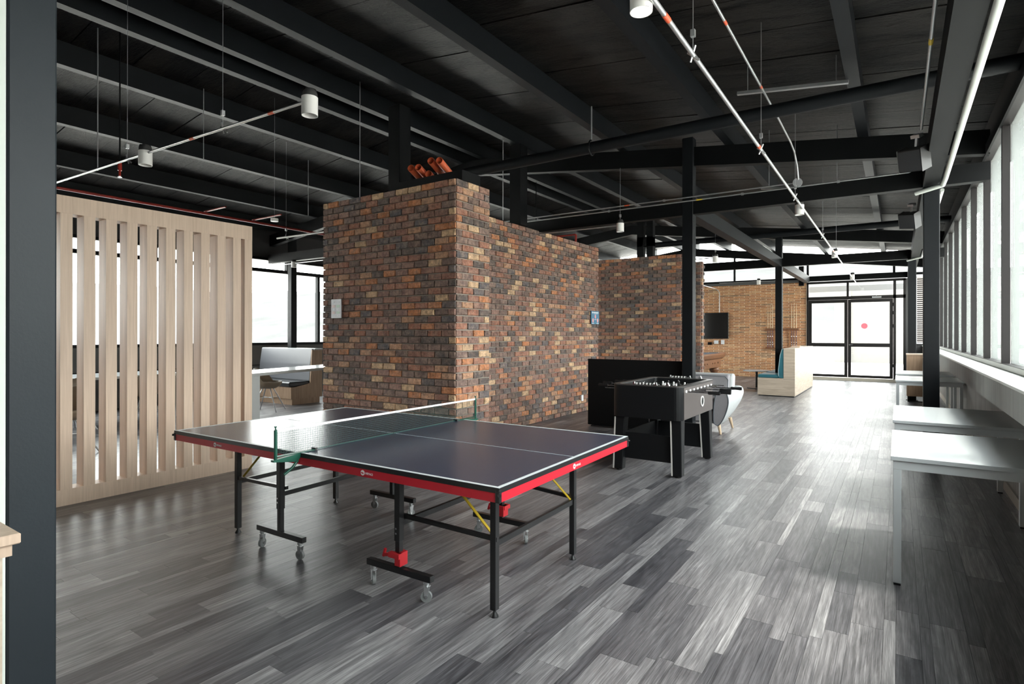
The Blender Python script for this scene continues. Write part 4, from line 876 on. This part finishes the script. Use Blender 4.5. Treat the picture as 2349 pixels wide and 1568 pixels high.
for x_ in (-.22, .22): MB().box(x_-.012, x_+.012, -.03, 0, .05, .62).build('upright', wood_mat('light_rack_wood', (.40, .18, .08), (.5, .25, .11)) if x_ < 0 else bpy.data.materials['light_rack_wood'], cr)
MB().box(-.12, .02, -.045, -.041, .53, .58).build('lettering_plate', WLINE, cr)
c0 = thing('pool_cue', 'cue', 'pool cue', (0, 0, 0), 0, 'pool cues on the wall rack')
MB().cyl((0, 0, .68), (0, 0, 1.5), .011, .006, 8).build('shaft', wood_mat('cue_maple', (.62, .50, .30), (.75, .62, .42)), c0); MB().cyl((0, 0, .03), (0, 0, .68), .016, .011, 8).build('butt', mat('wine_lacquer', (.10, .02, .03), .3), c0)
MB().cyl((0, 0, .14), (0, 0, .16), .017, n=8).cyl((0, 0, .22), (0, 0, .24), .017, n=8).cyl((0, 0, .42), (0, 0, .44), .015, n=8).build('ring', CHROME, c0)
cues = [(-.43, 'leftmost pool cue of the left trio on the wall rack'), (-.36, 'middle pool cue of the left trio on the wall rack'), (-.29, 'right pool cue of the left trio on the wall rack'), (.29, 'leftmost pool cue of the right trio on the wall rack'), (.36, 'middle pool cue of the right trio on the wall rack'), (.43, 'rightmost pool cue on the wall rack')]
for i, (dx_, lab) in enumerate(cues):
    p = (-3.18+dx_, 20.63, .95)
    if i == 0: c0.location = p; c0['label'] = lab
    else: copy_tree(c0, p, 0, lab)

# pool table
pt = thing('pool_table', 'carved mahogany pool table with heavy turned legs before the brick back wall', 'pool table', (-5.35, 17.35, 0))
pl, pw = 1.25, .72
MB().prism([(-pw-.12, .82), (-pw-.08, .72), (-pw-.02, .68), (pw+.02, .68), (pw+.08, .72), (pw+.12, .82), (pw+.10, .86), (-pw-.10, .86)], -pl-.1, pl+.1).build('rail', MAHOG, pt)
MB().box(-pw+.02, pw-.02, -pl+.02, pl-.02, .855, .864).build('cloth', mat('blue_grey_cloth', (.08, .10, .13), .9), pt)
MB().box(-pw+.0, pw-.0, -pl, pl, .42, .68, bev=.01).build('apron', MAHOG, pt)
for s in (-1, 1):
    for q in (-1, 1):
        MB().lathe([(.11, 0), (.13, .03), (.08, .09), (.06, .16), (.10, .24), (.15, .32), (.15, .37), (.10, .42)], (s*(pw-.15), q*(pl-.2), 0), 18).build('leg', MAHOG, pt)
        MB().cyl((s*(pw+.0), q*.55, .56), (s*(pw+.012), q*.55, .56), .03).build('medallion', MAHOG, pt)
for k in range(4): MB().cyl((pw, -.9+k*.6, .56), (pw+.012, -.9+k*.6, .56), .022).build('medallion', mat('dark_medallion', (.08, .03, .02), .4), pt)

# posters and socket on brick
ps = thing('wall_notice', 'pale grey notice board with small coloured blocks on the brick block', 'sign', (-5.875, 4.715, 1.755)); MB().box(-.095, .095, 0, .012, -.12, .12, bev=.002).build('board', mat('grey_notice', (.40, .40, .42), .35), ps)
PB = [mat('notice_pink', (.58, .46, .44), .5), mat('notice_green', (.42, .56, .45), .5), mat('notice_white', (.62, .64, .66), .5)]
for (u, v, a, b, c) in ((-.045, .03, .06, .035, 0), (.04, .03, .06, .035, 1), (-.035, -.01, .035, .03, 2), (.035, -.01, .05, .03, 2), (-.045, -.05, .06, .035, 0), (.04, -.05, .06, .03, 1), (.035, .083, .055, .02, 2), (-.05, .083, .03, .02, 2), (-.02, -.092, .03, .008, 2), (.03, -.092, .03, .008, 2)):
    MB().box(u-a/2, u+a/2, -.002, 0, v-b/2, v+b/2).build('print', PB[c], ps)
p2 = thing('wall_poster', 'small blue poster with three pink figures on the long brick wall', 'poster', (-4.815, 9.965, 1.756)); MB().box(-.012, 0, -.17, .17, -.125, .125, bev=.002).build('sheet', mat('blue_poster', (.045, .17, .28), .5), p2)
PK = mat('poster_pink', (.75, .35, .36), .5)
for (u, v) in ((0, .02), (-.10, -.055), (.10, -.055)):
    o = MB().prism([(u+.030*math.cos(a), v+.042*math.sin(a)) for a in [i*PI/8 for i in range(16)]], 0, .002, axis='x').build('figure', PK, p2); MB().box(0, .002, u-.045, u+.045, v-.062, v-.052).build('caption', WLINE, p2)
MB().box(0, .002, -.09, .13, .085, .105).box(0, .002, -.14, -.11, .08, .11).box(0, .002, -.06, .10, .068, .073).build('print', WLINE, p2)
o = MB().box(0, .015, -.04, .04, -.055, .055, bev=.003).build('wall_socket', SOC, None); o.location = (-4.84, 9.457, .26); tag(o, 'white wall socket low on the long brick wall', 'socket')
pipe('conduit', [(-6.205, 4.80, 0.0), (-6.205, 4.80, .92)], .016, mat('pale_conduit', (.4, .42, .43), .4), 'pale conduit down the left corner of the brick block', 'conduit', 8)
for z_, lab in ((1.75, 'upper white shelf between the two rear brick walls'), (1.19, 'lower white shelf between the two rear brick walls')):
    o = MB().box(-4.5, -3.74, 12.1, 12.6, 0, .12).build('shelf', SILLM, None, off=(-4, 12.3, 0)); o.location = (-4, 12.3, z_); tag(o, lab, 'shelf')

# ------------------------------------------------------------------ outside
struct(MB().box(-60, 60, 21.0, 60, -.25, -.02).box(-60, -12.75, -30, 21, -.25, -.06).box(1.12, 60, -30, 21, -.25, -.06).build('pavement', mat('pale_pavement', (.68, .65, .60), .9, var=.04)))
ow = MB().box(-2.8, 16, 34.6, 35.0, -.02, 3.95).build('garden_wall', mat('cream_render_shaded', (.135, .130, .122), .9, var=.05), None, off=(5, 34.6, 0)); ow.location = (5, 34.6, 0); tag(ow, 'tall cream rendered wall outside beyond the glass doors', 'wall')  # cream darkened in its colour to stand for porch shade
MB().cyl((-2.1, 34.52, 0), (-2.1, 34.52, 3.9), .06, n=10).build('downpipe', WHITEM, ow, off=(5, 34.6, 0))
o = MB().box(-4.6, -2.95, 27.8, 29.0, -.02, 1.12).build('planter', mat('pale_planter', (.16, .157, .15), .9), None, off=(-3.8, 28, 0)); o.location = (-3.8, 28, 0); tag(o, 'low pale planter block outside the left glass door', 'planter')
o = MB().box(-9, -3.2, 34.6, 34.9, -.02, 2.2).build('low_wall', mat('pale_planter', (.16, .157, .15), .9), None, off=(-6, 34.6, 0)); o.location = (-6, 34.6, 0); tag(o, 'lower pale garden wall outside, left of the cream wall', 'wall')
o = MB().box(-3.05, -2.80, 23.8, 24.05, -.02, 3.0).box(-3.05, 1.5, 23.8, 24.05, 3.0, 3.2).build('pergola_post', mat('grey_pergola_steel', (.10, .10, .10), .6), None, off=(-2.9, 23.9, 0)); o.location = (-2.9, 23.9, 0); tag(o, 'dark pergola post outside the left glass door', 'post')
def hill(name, lab, pts, depth, m):
    """pts: (x, y, height) along a ridge line"""
    rows = []; n = len(pts); K = 8; r = random.Random(len(name))
    cx = sum(p[0] for p in pts)/n; cy = sum(p[1] for p in pts)/n; d = Vector((cx, cy, 0)).normalized()
    for j in range(K+1):
        f = j/K
        for i, (x, y, h) in enumerate(pts):
            z = h*math.sin(f*PI/2)**1.0*(1+.03*r.uniform(-1, 1)*(f < 1))
            rows.append((x+d.x*depth*(f-1), y+d.y*depth*(f-1), z-1 if j else -3))
    m_ = MB(); m_.add(rows, [(j*n+i, j*n+i+1, (j+1)*n+i+1, (j+1)*n+i) for j in range(K) for i in range(n-1)], True)
    o = m_.build(name, m, None); o['kind'] = 'structure'; return o
HM = mat('hazy_hillside', (.125, .120, .122), 1.0, var=.22, scale=.03, spec=0); HM2 = mat('wooded_hillside', (.088, .088, .086), 1.0, var=.35, scale=.05, spec=0)
hill('hillside_left', '', [(-600, -500+i*60, 26+9*math.sin(i*.55)+5*math.sin(i*1.7)+i*.9) for i in range(30)], 420, HM)
hill('hillside_far', '', [(-420+i*32, 420, 40+5*math.sin(i*.7)+2*math.sin(i*2.1)) for i in range(30)], 300, HM2)
hill('hillside_right', '', [(520, -300+i*50, 22+6*math.sin(i*.6)) for i in range(20)], 350, HM)
